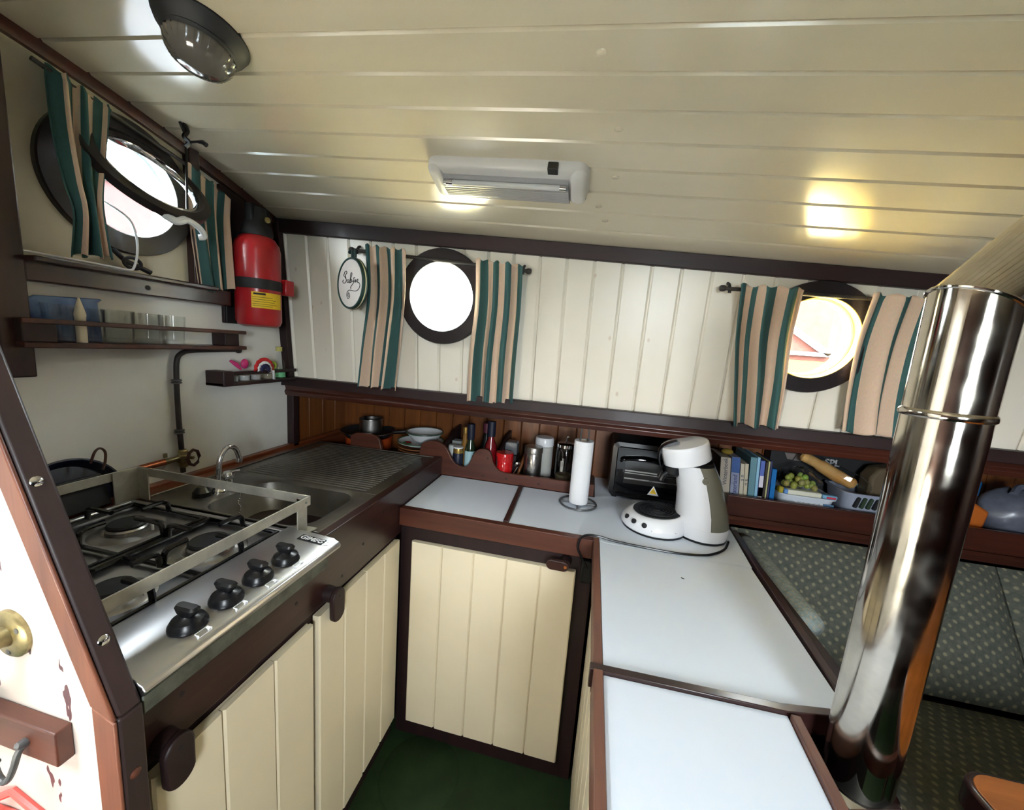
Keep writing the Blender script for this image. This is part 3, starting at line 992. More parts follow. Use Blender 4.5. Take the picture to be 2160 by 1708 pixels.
# corners of the plate left open by the ray sampling
for (ax, ay) in ((X0, Y0), (X1, Y0)):
    m.box(min(ax, ax + math.copysign(.06, cx - ax)), max(ax, ax + math.copysign(.06, cx - ax)), ay, ay + .02, ZS - .004, ZS - .0005)
m.build('draining_board', 'steel_sink', sk, bevel=.0015)
for i in range(24):
    y = BY1 + .03 + i * .0165
    MB().tube([(X0 + .05, y, ZS - .001), (X1 - .05, y, ZS - .001)], .0032, n=8).build('rib', 'steel_sink', sk)
MB().lathe((-.245, -.205, ZS - .1255), [(.026, 0), (.026, .002), (.018, .0025), (.016, 0)], n=24).build('drain', 'chrome', sk)
# chain with plug hanging at the back of the basin
ch = MB()
for i in range(14):
    ch.ball((BX0 + .010, -.205 + .004 * math.sin(i), ZS - .004 - i * .006), .0026, 8, 6)
ch.build('chain', 'chrome', sk)
MB().lathe((BX0 + .012, -.203, ZS - .098), [(.016, 0), (.019, .006), (.004, .009), (.003, .014)], n=18).build('plug', 'dark_rubber', sk)

# tap
tp = thing('tap', (-.44, -.225, .07), 'chrome swan-neck tap with a black base at the back of the sink', 'tap')
MB().lathe((-.44, -.225, ZS), [(.022, 0), (.022, .006), (.016, .012), (.014, .018)], n=24).build('base', 'chrome', tp)
MB().tube(smooth_path([(-.44, -.228, ZS + .016), (-.44, -.226, .12), (-.44, -.219, .165), (-.44, -.203, .188), (-.44, -.186, .193), (-.44, -.170, .180), (-.44, -.162, .158), (-.44, -.160, .148)], 5), .0068, n=12).build('spout', 'chrome', tp)
MB().lathe((-.44, -.160, .150), [(.0085, 0), (.0085, -.010), (.006, -.012)], n=14).build('nozzle', 'chrome', tp)
MB().lathe((-.44, -.196, ZS), [(.013, 0), (.012, .03), (.016, .034), (.016, .044), (.012, .05)], n=20).build('lever_body', 'chrome', tp)
MB().tube([(-.44, -.196, ZS + .046), (-.425, -.188, ZS + .052), (-.412, -.182, ZS + .054)], .004, n=8).build('lever', 'chrome', tp)
MB().lathe((-.455, -.262, ZS), [(.022, 0), (.022, .012), (.014, .022), (.01, .026)], n=20).build('black_rose', 'black_plastic', tp)

# ------------------------------------------------------------------ gas hob
hb = thing('gas_hob', (-.25, -.54, .06), 'four-burner stainless gas hob with black knobs and pan supports', 'hob')
HZ = .085
m = MB().box(-.548, -.092, -.744, -.362, .055, HZ - .012)
m.build('tray', 'steel_brushed', hb, bevel=.004)
m = MB()
for a in ((-.548, -.536, -.744, -.362), (-.548, -.092, -.374, -.362), (-.548, -.092, -.744, -.734)):
    m.box(a[0], a[1], a[2], a[3], HZ - .013, HZ)
m.build('raised_edge', 'steel_brushed', hb, bevel=.003)
# control panel, slightly sloping to the front
MB().loft([[(-.092, y, .05), (-.092, y, HZ + .003), (-.082, y, HZ + .005), (.030, y, HZ - .002), (.036, y, HZ - .006), (.044, y, HZ - .008), (.048, y, HZ - .014), (.046, y, HZ - .020), (.030, y, .055)] for y in (-.7465, -.360)]).build('control_panel', 'steel_brushed', hb, bevel=.0015)
bx('front_skirt', 'galvanised', hb, .021, .042, -.746, -.395, .036, .064, .002)
def knob(y):
    k = MB().lathe((.0, y, HZ), [(.0255, 0), (.025, .005), (.021, .012), (.012, .0155), (.009, .018), (.0085, .02)], n=32).build('knob', 'black_plastic', hb)
    g = MB()
    g.loft([[(a * .7, y + b, HZ + .016 + h) for a, b in oval(0, 0, .015, .034)] if False else [(b, y + a, HZ + .016 + h) for a, b in oval(0, 0, w, l)] for h, w, l in ((0, .014, .020), (.006, .016, .034), (.013, .017, .040), (.017, .011, .034))])
    g.build('grip', 'black_plastic', k)
for y in (-.467, -.531, -.593, -.655):
    knob(y)
    mk = MB()
    mk.box(.026, .0265, y - .012, y + .008, HZ - .0015, HZ - .0005).box(.034, .0345, y - .012, y + .008, HZ - .005, HZ - .004).box(.026, .0345, y - .012, y - .0115, HZ - .0045, HZ - .001).box(.026, .0345, y + .0075, y + .008, HZ - .0045, HZ - .001)
    mk.box(.027, .0335, y + .004, y + .0075, HZ - .0035, HZ - .0015)
    mk.build('burner_mark', 'white_plastic', hb)
bz = lambda x: HZ + .005 - .0625 * (x + .082)
MB().loft([[(x, -.3965, bz(x) - .001), (x, -.3765, bz(x) - .001), (x, -.3765, bz(x) + .0012), (x, -.3965, bz(x) + .0012)] for x in (-.036, .024)]).build('badge', 'black_plastic', hb)
text_mesh('lettering', 'GIMEG', .0185, (-.006, -.3865, bz(-.006) + .0017), (1, 0, -.0625), (0, 1, 0), 'white_plastic', hb, .0003, .2, bold=.0001)
MB().tube([(.026, -.380, HZ + .0012), (.031, -.378, HZ + .001), (.034, -.381, HZ + .001), (.030, -.389, HZ + .001), (.027, -.396, HZ + .001)], .0009, n=6).build('badge_flourish', 'white_plastic', hb)
def burner(x, y, r):
    b = MB().lathe((x, y, HZ - .013), [(r * 1.9, 0), (r * 1.75, .004), (r * 1.25, .007), (r * 1.1, .004)], n=36).build('burner', 'steel', hb)
    MB().lathe((x, y, HZ - .011), [(r * 1.05, 0), (r * 1.05, .010), (r * .95, .014), (r * .5, .014)], n=36).build('crown', 'steel', b)
    MB().lathe((x, y, HZ + .003), [(r * .98, 0), (r, .004), (r * .9, .008), (r * .2, .0095), (.001, .0095)], n=36).build('cap', 'black_matt', b)
    MB().cyl((x + r * 1.35, y + r * .5, HZ - .01), (x + r * 1.35, y + r * .5, HZ + .006), .003, n=8).build('igniter', 'white_plastic', b)
burner(-.405, -.468, .034); burner(-.185, -.468, .036); burner(-.405, -.628, .026); burner(-.185, -.632, .030)
def support(x0, x1):
    """pan support: frame at tray level with fingers that rise and reach over two burners"""
    g = hb
    zb, zt = HZ - .004, HZ + .024
    y0, y1 = -.705, -.378
    MB().tube([(x0, y0, zb), (x0, y1, zb), (x1, y1, zb), (x1, y0, zb)], .0055, n=8, closed=True).build('pan_support', 'black_enamel', g)
    xm = (x0 + x1) / 2
    for yb in (-.468, -.630):
        for (sx, sy, ex, ey) in ((x0, yb, xm - .035, yb), (x1, yb, xm + .035, yb)):
            MB().tube(smooth_path([(sx, sy, zb), (sx + (ex - sx) * .04, sy, zt - .008), (sx + (ex - sx) * .22, sy, zt), (ex, ey, zt)], 4), .0052, n=8).build('finger', 'black_enamel', g)
        for (sy, ey) in ((yb - .078 if yb > -.5 else y0, yb - .034), (y1 if yb > -.5 else yb + .078, yb + .034)):
            MB().tube(smooth_path([(xm, sy, zb), (xm, sy + (ey - sy) * .05, zt - .008), (xm, sy + (ey - sy) * .3, zt), (xm, ey, zt)], 4), .0052, n=8).build('finger', 'black_enamel', g)
    MB().tube([(x0, -.549, zb), (x1, -.549, zb)], .0046, n=8).build('cross_bar', 'black_enamel', g)
support(-.520, -.305); support(-.291, -.104)

# aluminium guard rail around the hob
gr = thing('guard_rail', (-.3, -.36, .08), 'aluminium fiddle rail standing around the gas hob', 'rail')
bx('front_rail', 'aluminium', gr, -.056, -.053, -.74, -.334, .138, .160, .0006)
bx('end_rail', 'aluminium', gr, -.565, -.053, -.336, -.333, .138, .160, .0006)
bx('back_rail', 'aluminium', gr, -.567, -.564, -.70, -.333, .138, .160, .0006)
MB().prism([(-.060, -.368), (-.057, -.368), (-.057, -.340), (-.085, -.340), (-.085, -.337), (-.060, -.337)], 'z', .076, .150).build('corner_post', 'aluminium', gr)
bx('post_foot', 'aluminium', gr, -.085, -.045, -.366, -.322, .0745, .0765)
MB().prism([(-.563, -.392), (-.560, -.392), (-.560, -.340), (-.528, -.340), (-.528, -.337), (-.563, -.337)], 'z', .076, .158).build('corner_post', 'aluminium', gr)
for y in (-.350, -.345):
    pass
MB().lathe((-.053, -.348, .149), [(.003, 0), (.0025, .0015), (.001, .002)], d=(1, 0, 0), n=10).build('rivet', 'galvanised', gr)

# paella pan leaning on the bulkhead behind the hob, and a black baking tray
pn = thing('paella_pan', (-.59, -.46, .08), 'large dark enamelled pan with a wire loop handle leaning on the bulkhead', 'pan')
pd = Vector((1, 0, .16)).normalized()
pcx = Vector((-.612, -.452, .095))
MB().lathe(pcx, [(.001, .004), (.085, .004), (.088, .003), (.102, .020), (.104, .021), (.108, .020), (.105, .016), (.091, -.002), (.001, -.001)], d=pd, n=48).build('bowl', 'navy', pn)
MB().tube(smooth_path([(-.592, -.413, .187), (-.594, -.402, .212), (-.596, -.390, .218), (-.596, -.381, .206), (-.594, -.384, .182), (-.590, -.392, .166)], 5), .0028, n=8).build('handle', 'red_wood', pn)
tr = tag(MB().loft([[(-.573, -.600, .082), (-.573, -.392, .082), (-.566, -.392, .082), (-.566, -.600, .082)], [(-.588, -.600, .160), (-.588, -.400, .160), (-.581, -.400, .160), (-.581, -.600, .160)]]).build('baking_tray', 'black_matt', bevel=.003), 'black baking tray standing between hob and pan', 'tray')

# gas pipe with valve on the bulkhead
gp = thing('gas_pipe', (XW, -.18, .08), 'dark gas pipe running up the white bulkhead to a stop valve', 'pipe')
MB().tube(smooth_path([(-.617, .01, .458), (-.617, -.06, .457), (-.617, -.14, .455), (-.617, -.172, .447), (-.617, -.186, .425), (-.617, -.190, .36), (-.617, -.190, .25), (-.617, -.187, .16), (-.617, -.186, .09)], 6), .0068, n=12).build('pipe', 'pipe_paint', gp)
for z in (.366, .217):
    MB().lathe((-.617, -.190, z - .007), [(.009, 0), (.0125, .002), (.0125, .005), (.009, .007), (.0125, .009), (.0125, .012), (.009, .014)], n=18).build('clip', 'iron', gp)
MB().lathe((-.617, .006, .458), [(.009, 0), (.011, .003), (.011, .010), (.008, .013)], d=(0, 1, 0), n=14).build('end_fitting', 'pipe_paint', gp)
v = MB().lathe((-.612, -.187, .108), [(.009, 0), (.012, .004), (.012, .012), (.015, .016), (.015, .036), (.012, .040), (.012, .05), (.009, .054)], n=16).build('valve_body', 'brass', gp)
MB().tube([(-.588, -.176 + .017 * math.cos(t), .137 + .024 * math.sin(t)) for t in [2 * PI * i / 8 for i in range(8)]], .0045, n=8, closed=True).build('valve_handle', 'red_wood', v)
MB().cyl((-.612, -.185, .137), (-.586, -.178, .137), .005, n=10).build('valve_stem', 'brass', v)
MB().tube([(-.612, -.195, .138), (-.612, -.225, .138), (-.612, -.24, .138)], [.008, .008, .010], n=12).build('elbow', 'brass', gp)
MB().cyl((-.612, -.236, .150), (-.612, -.236, .162), .005, n=10).build('bleed_screw', 'brass', gp)
MB().tube([(-.612, -.24, .138), (-.611, -.30, .137), (-.609, -.37, .135)], .0095, n=12).build('copper_run', 'copper_pipe', gp)
MB().lathe((-.600, -.33, .105), [(.02, 0), (.024, .004), (.024, .012), (.02, .016)], d=(1, 0, 0), n=18).build('wall_cock', 'dark_rubber', gp)

# ------------------------------------------------------------------ shelves on the left bulkhead
s1 = thing('glass_shelf', (-.60, -.26, .46), 'long dark wooden shelf with a thin front rail holding glasses', 'shelf')
bx('shelf_base', 'red_wood', s1, XW, -.560, -.515, -.008, .462, .474, .002)
bx('front_rail', 'red_wood', s1, -.572, -.560, -.515, -.008, .512, .523, .002)
bx('end_block', 'dark_frame_z', s1, XW + .002, -.575, -.070, -.022, .474, .516, .002)
bx('near_block', 'dark_frame_z', s1, XW + .002, -.564, -.515, -.462, .474, .520, .002)
def tumbler(x, y, z, r, h, label, flare=1.08):
    g = thing('drinking_glass', (x, y, z), label, 'glass', 'glasses on the long bulkhead shelf')
    MB().lathe((x, y, z), [(.001, .0005), (r * .92, .0005), (r * .95, .003), (r * flare, h), (r * flare - .0016, h), (r * .9, .012), (.001, .011)], n=28, cap=False).build('body', 'tumbler_glass', g)
    MB().lathe((x, y, z), [(.001, .001), (r * .88, .001), (r * .88, .010), (.001, .010)], n=24).build('thick_base', 'tumbler_glass', g)
tumbler(-.597, -.208, .4742, .0275, .078, 'straight drinking glass nearest the free end of the long shelf', 1.06)
tumbler(-.597, -.271, .4742, .0275, .078, 'straight drinking glass second from the free end of the long shelf', 1.06)
tumbler(-.597, -.331, .4742, .027, .080, 'rounded tumbler third from the free end of the long shelf', 1.12)
tumbler(-.597, -.388, .4742, .025, .078, 'smaller tumbler beside the blue box on the long shelf', 1.1)
tumbler(-.592, -.440, .4742, .026, .082, 'large tumbler standing in front of the blue box', 1.1)
bb = tag(MB().prism([(-.482, .4745), (-.352, .4745), (-.356, .568), (-.346, .575), (-.352, .577), (-.462, .571), (-.476, .562)], 'x', -.627, -.618).build('blue_box', mat('blue_card', (30, 64, 132), .35, rgb2=(96, 128, 176), vscale=7, contrast=(.4, .6)), bevel=.002), 'curved blue card with a cloudy print leaning behind the glasses', 'card')
cd = thing('candle', (-.579, -.414, .474), 'small cream candle with a pointed tip among the glasses', 'candle')
MB().lathe((-.579, -.414, .4745), [(.009, 0), (.009, .055), (.010, .062), (.007, .078), (.002, .098), (.001, .10)], n=14).build('stick', mat('wax', (232, 224, 200), .5), cd)

s2 = thing('small_shelf', (-.60, .05, .345), 'short dark wooden shelf of jars and party clutter in the corner', 'shelf')
bx('shelf_base', 'dark_frame', s2, XW, -.560, -.095, .205, .346, .357, .002)
bx('front_rail', 'dark_frame', s2, -.570, -.559, -.06, .205, .381, .392, .002)
bx('end_block', 'dark_frame_z', s2, XW, -.559, -.095, -.058, .346, .394, .003)
for i, (y, c, lab) in enumerate(((-.030, (200, 206, 208), 'small clear jar nearest the end block of the short shelf'), (.015, (190, 190, 186), 'second small clear jar on the short shelf'), (.058, (176, 172, 168), 'third small clear jar on the short shelf, under the rosette'), (.112, (150, 140, 120), 'small jar beside the green bottle on the short shelf'))):
    j = thing('spice_jar', (-.598, y, .357), lab, 'jar', 'jars on the short shelf')
    MB().lathe((-.598, y, .3572), [(.018, 0), (.019, .004), (.019, .026), (.015, .032), (.016, .034)], n=20).build('body', 'tumbler_glass', j)
    MB().lathe((-.598, y, .3575), [(.015, 0), (.016, .016), (.001, .017)], n=16).build('contents', mat('jar_fill_%d' % i, c, .8), j)
gb = thing('green_bottle', (-.598, .163, .357), 'slim clear bottle with a yellowish cap and green label at the corner end', 'bottle')
MB().lathe((-.598, .163, .3572), [(.019, 0), (.020, .004), (.020, .055), (.010, .075), (.008, .098), (.009, .10)], n=20).build('body', 'tumbler_glass', gb)
MB().lathe((-.598, .163, .360), [(.0204, 0), (.0204, .028)], n=20, cap=False).build('label', mat('mint', (116, 196, 140), .6), gb)
MB().lathe((-.598, .163, .456), [(.011, 0), (.011, .016), (.001, .017)], n=16).build('cap', mat('lime_cap', (198, 190, 110), .5), gb)
ro = thing('rosette', (-.565, .045, .39), 'red, white and blue paper rosette hanging over the short shelf rail', 'decoration')
def fan(cy, cz, r0, r1, x, a0, a1, n=16):
    m = MB()
    rows = [[(x + (.003 if k % 2 else 0), cy + r * math.cos(lerp(a0, a1, k / n)), cz + r * math.sin(lerp(a0, a1, k / n))) for k in range(n + 1)] for r in (r0, r1)]
    return m.grid(rows)
fan(.052, .395, .026, .042, -.556, -.4, PI + .1).build('outer_frill', mat('ros_red', (186, 30, 34), .7), ro, solid=.0012)
fan(.052, .395, .018, .030, -.553, -.5, PI + .2).build('middle_frill', 'white_enamel', ro, solid=.0012)
fan(.052, .395, .004, .021, -.550, -.5, PI + .3).build('inner_frill', mat('ros_blue', (44, 44, 86), .7), ro, solid=.0012)
MB().loft([[(-.551, .082, .392), (-.551, .092, .392)], [(-.551, .084, .36), (-.551, .096, .358)]], closed=False, cap=False).build('ribbon', 'white_enamel', ro, solid=.001)
tag(MB().tube([(-.60, -.035, .425), (-.592, -.02, .412), (-.588, -.006, .395)], [.004, .0075, .003], n=8).build('pink_peg', mat('pink', (206, 56, 120), .5)), 'pink plastic peg lying across the short shelf', 'peg')
tag(MB().ball((-.595, .014, .413), .014, 12, 8, (.6, 1, 1.2)).build('pink_balloon', mat('pink2', (200, 50, 116), .4)), 'small pink balloon beside the rosette', 'balloon')
tag(MB().tube([(-.583, .118 + .012 * math.cos(t), .405 + .012 * math.sin(t)) for t in [2 * PI * i / 16 for i in range(16)]], .004, n=8, closed=True).build('lime_ring', mat('lime', (176, 206, 70), .5)), 'lime green ring on the short shelf beside the bottle', 'ring')
tag(MB().ball((-.60, .098, .417), .017, 12, 8, (.6, 1.2, .9)).build('paper_twist', mat('kraft', (176, 130, 86), .9, bump=.5)), 'crumpled brown paper twist behind the rosette', 'paper')

# ------------------------------------------------------------------ fire extinguisher
fx = thing('fire_extinguisher', (-.553, .033, .54), 'red fire extinguisher with black head, strap and yellow label', 'fire extinguisher')
fc = (-.551, .033, .54)
MB().lathe(fc, [(.001, .004), (.045, .0), (.060, .006), (.066, .02), (.066, .245), (.062, .265), (.050, .283), (.034, .293), (.001, .297)], n=40).build('cylinder', 'red_paint', fx)
MB().lathe((-.551, .033, .828), [(.044, 0), (.046, .012), (.040, .034), (.030, .052), (.026, .088), (.001, .09)], n=28).build('head', 'black_matt', fx)
MB().prism([(.0, .86), (.075, .875), (.082, .90), (.06, .925), (.0, .925)], 'x', -.565, -.537).build('grip', 'black_matt', fx, bevel=.005)
MB().lathe((-.515, .035, .880), [(.009, 0), (.009, .006), (.001, .008)], d=(1, -.3, 0), n=14).build('gauge', 'brass', fx)
MB().lathe((-.551, .033, .660), [(.0668, 0), (.0685, .001), (.0685, .031), (.0668, .032)], n=40, cap=False).build('strap', 'black_matt', fx)
MB().box(-.515, -.487, .080, .118, .652, .704).build('strap_clip', 'red_paint', fx, bevel=.004)
def patch(c, r, a0, a1, z0, z1, n=14):
    return MB().grid([[(c[0] + r * math.cos(lerp(a0, a1, i / n)), c[1] + r * math.sin(lerp(a0, a1, i / n)), z) for i in range(n + 1)] for z in (z0, z1)])
patch(fc, .0665, math.radians(-62), math.radians(22), .600, .650).build('label', 'yellow_label', fx)
for k, (a0, a1, z0, z1) in enumerate(((-57, -28, .641, .647), (-60, -10, .633, .6342), (-60, 0, .626, .6272), (-60, -4, .619, .6202), (-60, 4, .612, .6132), (-60, -10, .606, .6072))):
    patch(fc, .0668, math.radians(a0), math.radians(a1), z0, z1, 8).build('label_print', 'black_matt', fx)
bx('bracket', 'black_matt', fx, XW + .012, -.612, -.03, .03, .545, .84, .003)
# ------------------------------------------------------------------ curtains
def curtain(rows, m, label, waves, amp, nrm_dir, group, seed=0, hem=True, nu=72, nv=36):
    rnd = random.Random(seed)
    ph = [rnd.uniform(0, 6.28) for _ in range(4)]
    zs = [0]
    for i in range(1, len(rows)):
        zs.append(zs[-1] + (Vector(rows[i][0]) - Vector(rows[i - 1][0])).length)
    tot = zs[-1]
    L = smooth_path([r[0] for r in rows], 12); Rr = smooth_path([r[1] for r in rows], 12)
    nd = Vector(nrm_dir).normalized()
    P, U = [], []
    for j in range(nv + 1):
        t = j / nv
        f = t * (len(L) - 1); i = min(int(f), len(L) - 2); a = L[i].lerp(L[i + 1], f - i); b = Rr[i].lerp(Rr[i + 1], f - i)
        pr, ur = [], []
        for k in range(nu + 1):
            u = k / nu
            w = math.sin(u * waves * 2 * PI + ph[0] + .9 * t * math.sin(ph[1])) + .45 * math.sin(u * waves * 3.7 + ph[2] + t * 1.4)
            aa = amp * (.55 + .55 * t) * (1.0 if 0 < k < nu else .6)
            if t < .05: aa *= .7
            wob = .05 * math.sin(u * waves * 2 * PI + ph[3]) / waves
            p = a.lerp(b, min(max(u + wob * (1 if 0 < k < nu else 0), 0), 1)) + nd * (aa * w)
            if j == 0: p.z += .004 * math.sin(u * waves * 2 * PI * 1.5)
            if j == nv: p.z += .004 * math.sin(u * waves * 2 * PI + ph[1])
            pr.append(p); ur.append((u, t))
        P.append(pr); U.append(ur)
    mb = MB(); mb.grid(P, U)
    o = mb.build('curtain', m, None, smooth=180, solid=.0016)
    return tag(o, label, 'curtain', group)
yv = .152
G1 = 'striped curtains on the cabin side'
curtain([((-.236, yv, .842), (-.086, yv, .828)), ((-.243, .180, .68), (-.098, .180, .68)), ((-.268, .188, .50), (-.115, .188, .50)), ((-.286, .196, .349), (-.135, .196, .349))], 'curtain_a', 'green and tan striped curtain left of the middle porthole, behind the embroidery hoop', 3.1, .015, (0, -1, 0), G1, 1)
curtain([((.158, yv, .806), (.312, yv, .791)), ((.155, .180, .67), (.310, .180, .66)), ((.142, .188, .50), (.306, .188, .50)), ((.139, .196, .338), (.304, .196, .345))], 'curtain_b', 'green and tan striped curtain right of the middle porthole', 3.2, .015, (0, -1, 0), G1, 2)
curtain([((.941, yv, .758), (1.103, yv, .752)), ((.955, .178, .62), (1.108, .178, .62)), ((.975, .188, .48), (1.118, .188, .48)), ((.994, .196, .350), (1.121, .196, .354))], 'curtain_c', 'green and tan striped curtain left of the right-hand porthole', 2.4, .017, (0, -1, 0), G1, 3)
curtain([((1.263, yv, .748), (1.400, yv, .741)), ((1.262, .178, .62), (1.405, .178, .62)), ((1.268, .188, .48), (1.410, .188, .48)), ((1.281, .196, .364), (1.425, .196, .366))], 'curtain_d', 'green and tan striped curtain partly hidden by the flue pipe', 2.1, .013, (0, -1, 0), G1, 4)
G2 = 'striped curtains on the left bulkhead'
xv = -.578
curtain([((-.595, -.420, 1.040), (-.595, -.312, 1.012)), ((-.55, -.444, .912), (-.55, -.351, .932)), ((-.51, -.456, .80), (-.51, -.391, .836)), ((-.50, -.452, .739), (-.50, -.405, .763)), ((-.53, -.447, .658), (-.53, -.375, .668))], 'curtain_e', 'dark green striped curtain bunched across the open porthole', 3, .014, (1, 0, 0), G2, 5)
curtain([((-.592, -.149, .975), (-.592, -.022, .925)), ((-.592, -.148, .90), (-.592, -.030, .856)), ((-.590, -.142, .804), (-.590, -.033, .785)), ((-.588, -.124, .626), (-.588, -.032, .650))], 'curtain_f', 'green and tan striped curtain beside the fire extinguisher', 2.6, .012, (1, 0, 0), G2, 6)
def rod(a, b, label):
    t = thing('curtain_rod', (Vector(a) + Vector(b)) / 2, label, 'curtain rod', 'curtain rods on the cabin side')
    MB().tube([a, b], .0055, n=10).build('rod', 'pipe_paint', t)
    d = (Vector(b) - Vector(a)).normalized()
    for p, s in ((Vector(a), -1), (Vector(b), 1)):
        MB().lathe(p + d * s * -.004, [(.007, 0), (.009, .004), (.009, .012), (.006, .016)], d=d * s, n=12).build('finial', 'pipe_paint', t)
        q = p - d * s * .016
        MB().tube([q + Vector((0, .0, -.012)), q, q + Vector((0, .012, .014)), q + Vector((0, .034, .022))], .0045, n=8).build('bracket', 'pipe_paint', t)
    return t
rod((-.300, .174, .829), (.325, .174, .778), 'thin dark rod carrying the two middle curtains')
rod((.905, .174, .749), (1.475, .174, .730), 'thin dark rod carrying the two right-hand curtains')
tag(MB().tube([(-.600, -.44, 1.035), (-.600, -.30, 1.003), (-.602, -.15, .972), (-.602, -.01, .925)], .005, n=8).build('curtain_wire', 'pipe_paint'), 'thin dark curtain wire over the left porthole', 'curtain wire')

# ------------------------------------------------------------------ embroidery hoop
ph = math.radians(27)
hu = Vector((math.cos(ph), -math.sin(ph), 0)); hv = Vector((0, 0, 1)); hn = hu.cross(hv).normalized()
if hn.y > 0: hn = -hn
hc = Vector((-.276, .128, .709))
ho = thing('embroidery_hoop', hc - hv * .087, 'green-edged embroidery hoop with a stitched name hanging from the curtain rod', 'embroidery hoop')
def hoop_pt(a, b, h=0):
    return hc + hu * a + hv * b + hn * h
N = 48
def hring(r, h):
    return [hoop_pt(r * math.cos(2 * PI * i / N), r * math.sin(2 * PI * i / N), h) for i in range(N)]
mb = MB(); mb.loft([hring(.078, -.016), hring(.078, .0), hring(.080, .003), hring(.084, .003), hring(.0855, 0), hring(.0855, -.016), hring(.078, -.016)], cap=False)
mb.build('rim', mat('hoop_green', (26, 56, 52), .5), ho)
mb = MB(); mb.loft([hring(.0862, -.0105), hring(.0868, -.0095), hring(.0868, -.0075), hring(.0862, -.0065)], cap=False)
mb.build('edge_cord', mat('hoop_cord', (206, 196, 160), .6), ho)
mb = MB(); mb.loft([hring(.079, -.002), hring(.079, .0005)])
mb.build('fabric', mat('linen', (222, 214, 206), .9, bump=.5, bscale=200, var=.04, vscale=20), ho)
mb = MB(); mb.loft([hring(.079, -.013), hring(.079, -.0105)])
mb.build('backing', 'hoop_green' if 'hoop_green' in MATS else 'navy', ho)
ST = [[(-.0159, .0178), (-.0211, .0231), (-.028, .0276), (-.0197, .0396), (-.0096, .0407), (-.0061, .0355), (-.0161, .0278), (-.0125, .0176), (-.0107, .0092), (-.0191, .0029), (-.0311, .0026), (-.0364, .0087), (-.0289, .0134)],
      [(.0077, .0117), (-.0007, .0129), (-.0039, .0073), (-.0005, .003), (.0078, .0051), (.0094, .0116), (.0105, .0041), (.0162, .0022), (.0241, .0174), (.0303, .0301), (.0253, .0345), (.0206, .0274), (.0176, .0112), (.0178, .0038), (.0244, .0019), (.0292, .0074), (.0258, .0125), (.0291, .0107), (.0341, .0039), (.0406, .0052), (.0436, .0116), (.0432, .0019), (.0311, -.0058), (.0214, -.0136), (.0248, -.0187)],
      [(.0487, .0024), (.0548, .011), (.0567, .0013), (.0659, .0105), (.0722, .0102), (.0693, .0007), (.0787, -.0005), (.0851, -.0079), (.0792, -.0189), (.0605, -.0264), (.0348, -.0248), (.0117, -.0224), (-.0033, -.0294), (-.0047, -.0428), (.0039, -.0505), (.0138, -.0449), (.0119, -.0332), (.0058, -.0313), (.0026, -.0396), (.0071, -.0439)],
      [(.040, .0165), (.043, .0145)], [(.0475, .0175), (.0505, .0155)]]
for s in ST:
    pts = smooth_path([hoop_pt((a - .016) * .93, b, .0012) for a, b in s], 5)
    MB().tube(pts, .0011 if len(s) > 2 else .0016, n=5).build('stitched_line', 'black_matt', ho)
cl = MB()
for a in (-.009, .009):
    b0, b1 = hoop_pt(a, .084, -.012), hoop_pt(a, .112, -.012)
    cl.tube([b0, b1], .005, n=8)
cl.build('clasp', 'hoop_green', ho)
MB().tube([hoop_pt(-.018, .106, -.012), hoop_pt(.022, .106, -.012)], .0032, n=8).build('clasp_screw', 'black_matt', ho)
MB().lathe(hoop_pt(-.020, .106, -.012), [(.006, 0), (.006, .008)], d=-hu, n=12).build('screw_head', 'hoop_green', ho)

# ------------------------------------------------------------------ ceiling lamps
def ceil_frame(x, y):
    n = Vector((-.06, -2 * .155 * (y + .93), -1)).normalized()     # downwards
    ux = Vector((1, 0, -.06)).normalized()
    uy = n.cross(ux).normalized()
    return n, ux, uy
# fluorescent strip light
lx, ly = .305, -.075
n, ux, uy = ceil_frame(lx, ly)
if uy.y < 0: uy = -uy
lc = Vector((lx, ly, zc(lx, ly)))
sl = thing('strip_light', lc, 'white plastic strip light with ribbed cover and black switch on the ceiling', 'lamp')
Q = lambda a, b, h: lc + ux * a + uy * b + n * h
def rr3(hx, hy, r, h, ox=0, oy=0):
    return [Q(p[0] + ox, p[1] + oy, h) for p in rrect(-hx, hx, -hy, hy, r)]
MB().loft([rr3(.200, .058, .03, -.004), rr3(.200, .058, .03, .008), rr3(.190, .052, .028, .020), rr3(.182, .046, .024, .024)]).build('housing', 'lamp_plastic', sl, smooth=50)
def cover(a0, a1, b0, b1, h0, h1, m, nm, ribs=0):
    mb = MB(); rings = []
    K = 26
    for a in (a0, a1):
        ring = [Q(a, b0, h0)]
        for k in range(K + 1):
            t = k / K
            hh = h0 + (h1 - h0) * math.sin(PI * t) ** .45 + (.0009 * (k % 2) if ribs else 0)
            ring.append(Q(a, lerp(b0, b1, t), hh))
        ring.append(Q(a, b1, h0))
        rings.append(ring)
    return mb.loft(rings).build(nm, m, sl, smooth=20)
cover(-.165, .155, -.030, .060, .019, .036, mat('diffuser', (206, 204, 206), .25, trans=.35, alpha=1, coat=.2), 'diffuser', 1)
MB().tube([Q(-.150, -.014, .0365), Q(.140, -.014, .0365)], .0062, n=12).build('tube', mat('tube_white', (214, 214, 214), .4), sl)
for a in (-.152, .135):
    MB().tube([Q(a, -.014, .0365), Q(a + .016, -.014, .0365)], .0072, n=12).build('tube_cap', 'chrome', sl)
MB().loft([rr3(.019, .052, .016, .018, .178, .0), rr3(.018, .050, .016, .030, .176, .0), rr3(.012, .04, .01, .036, .174, .0)]).build('end_cap', 'lamp_plastic', sl, smooth=50)
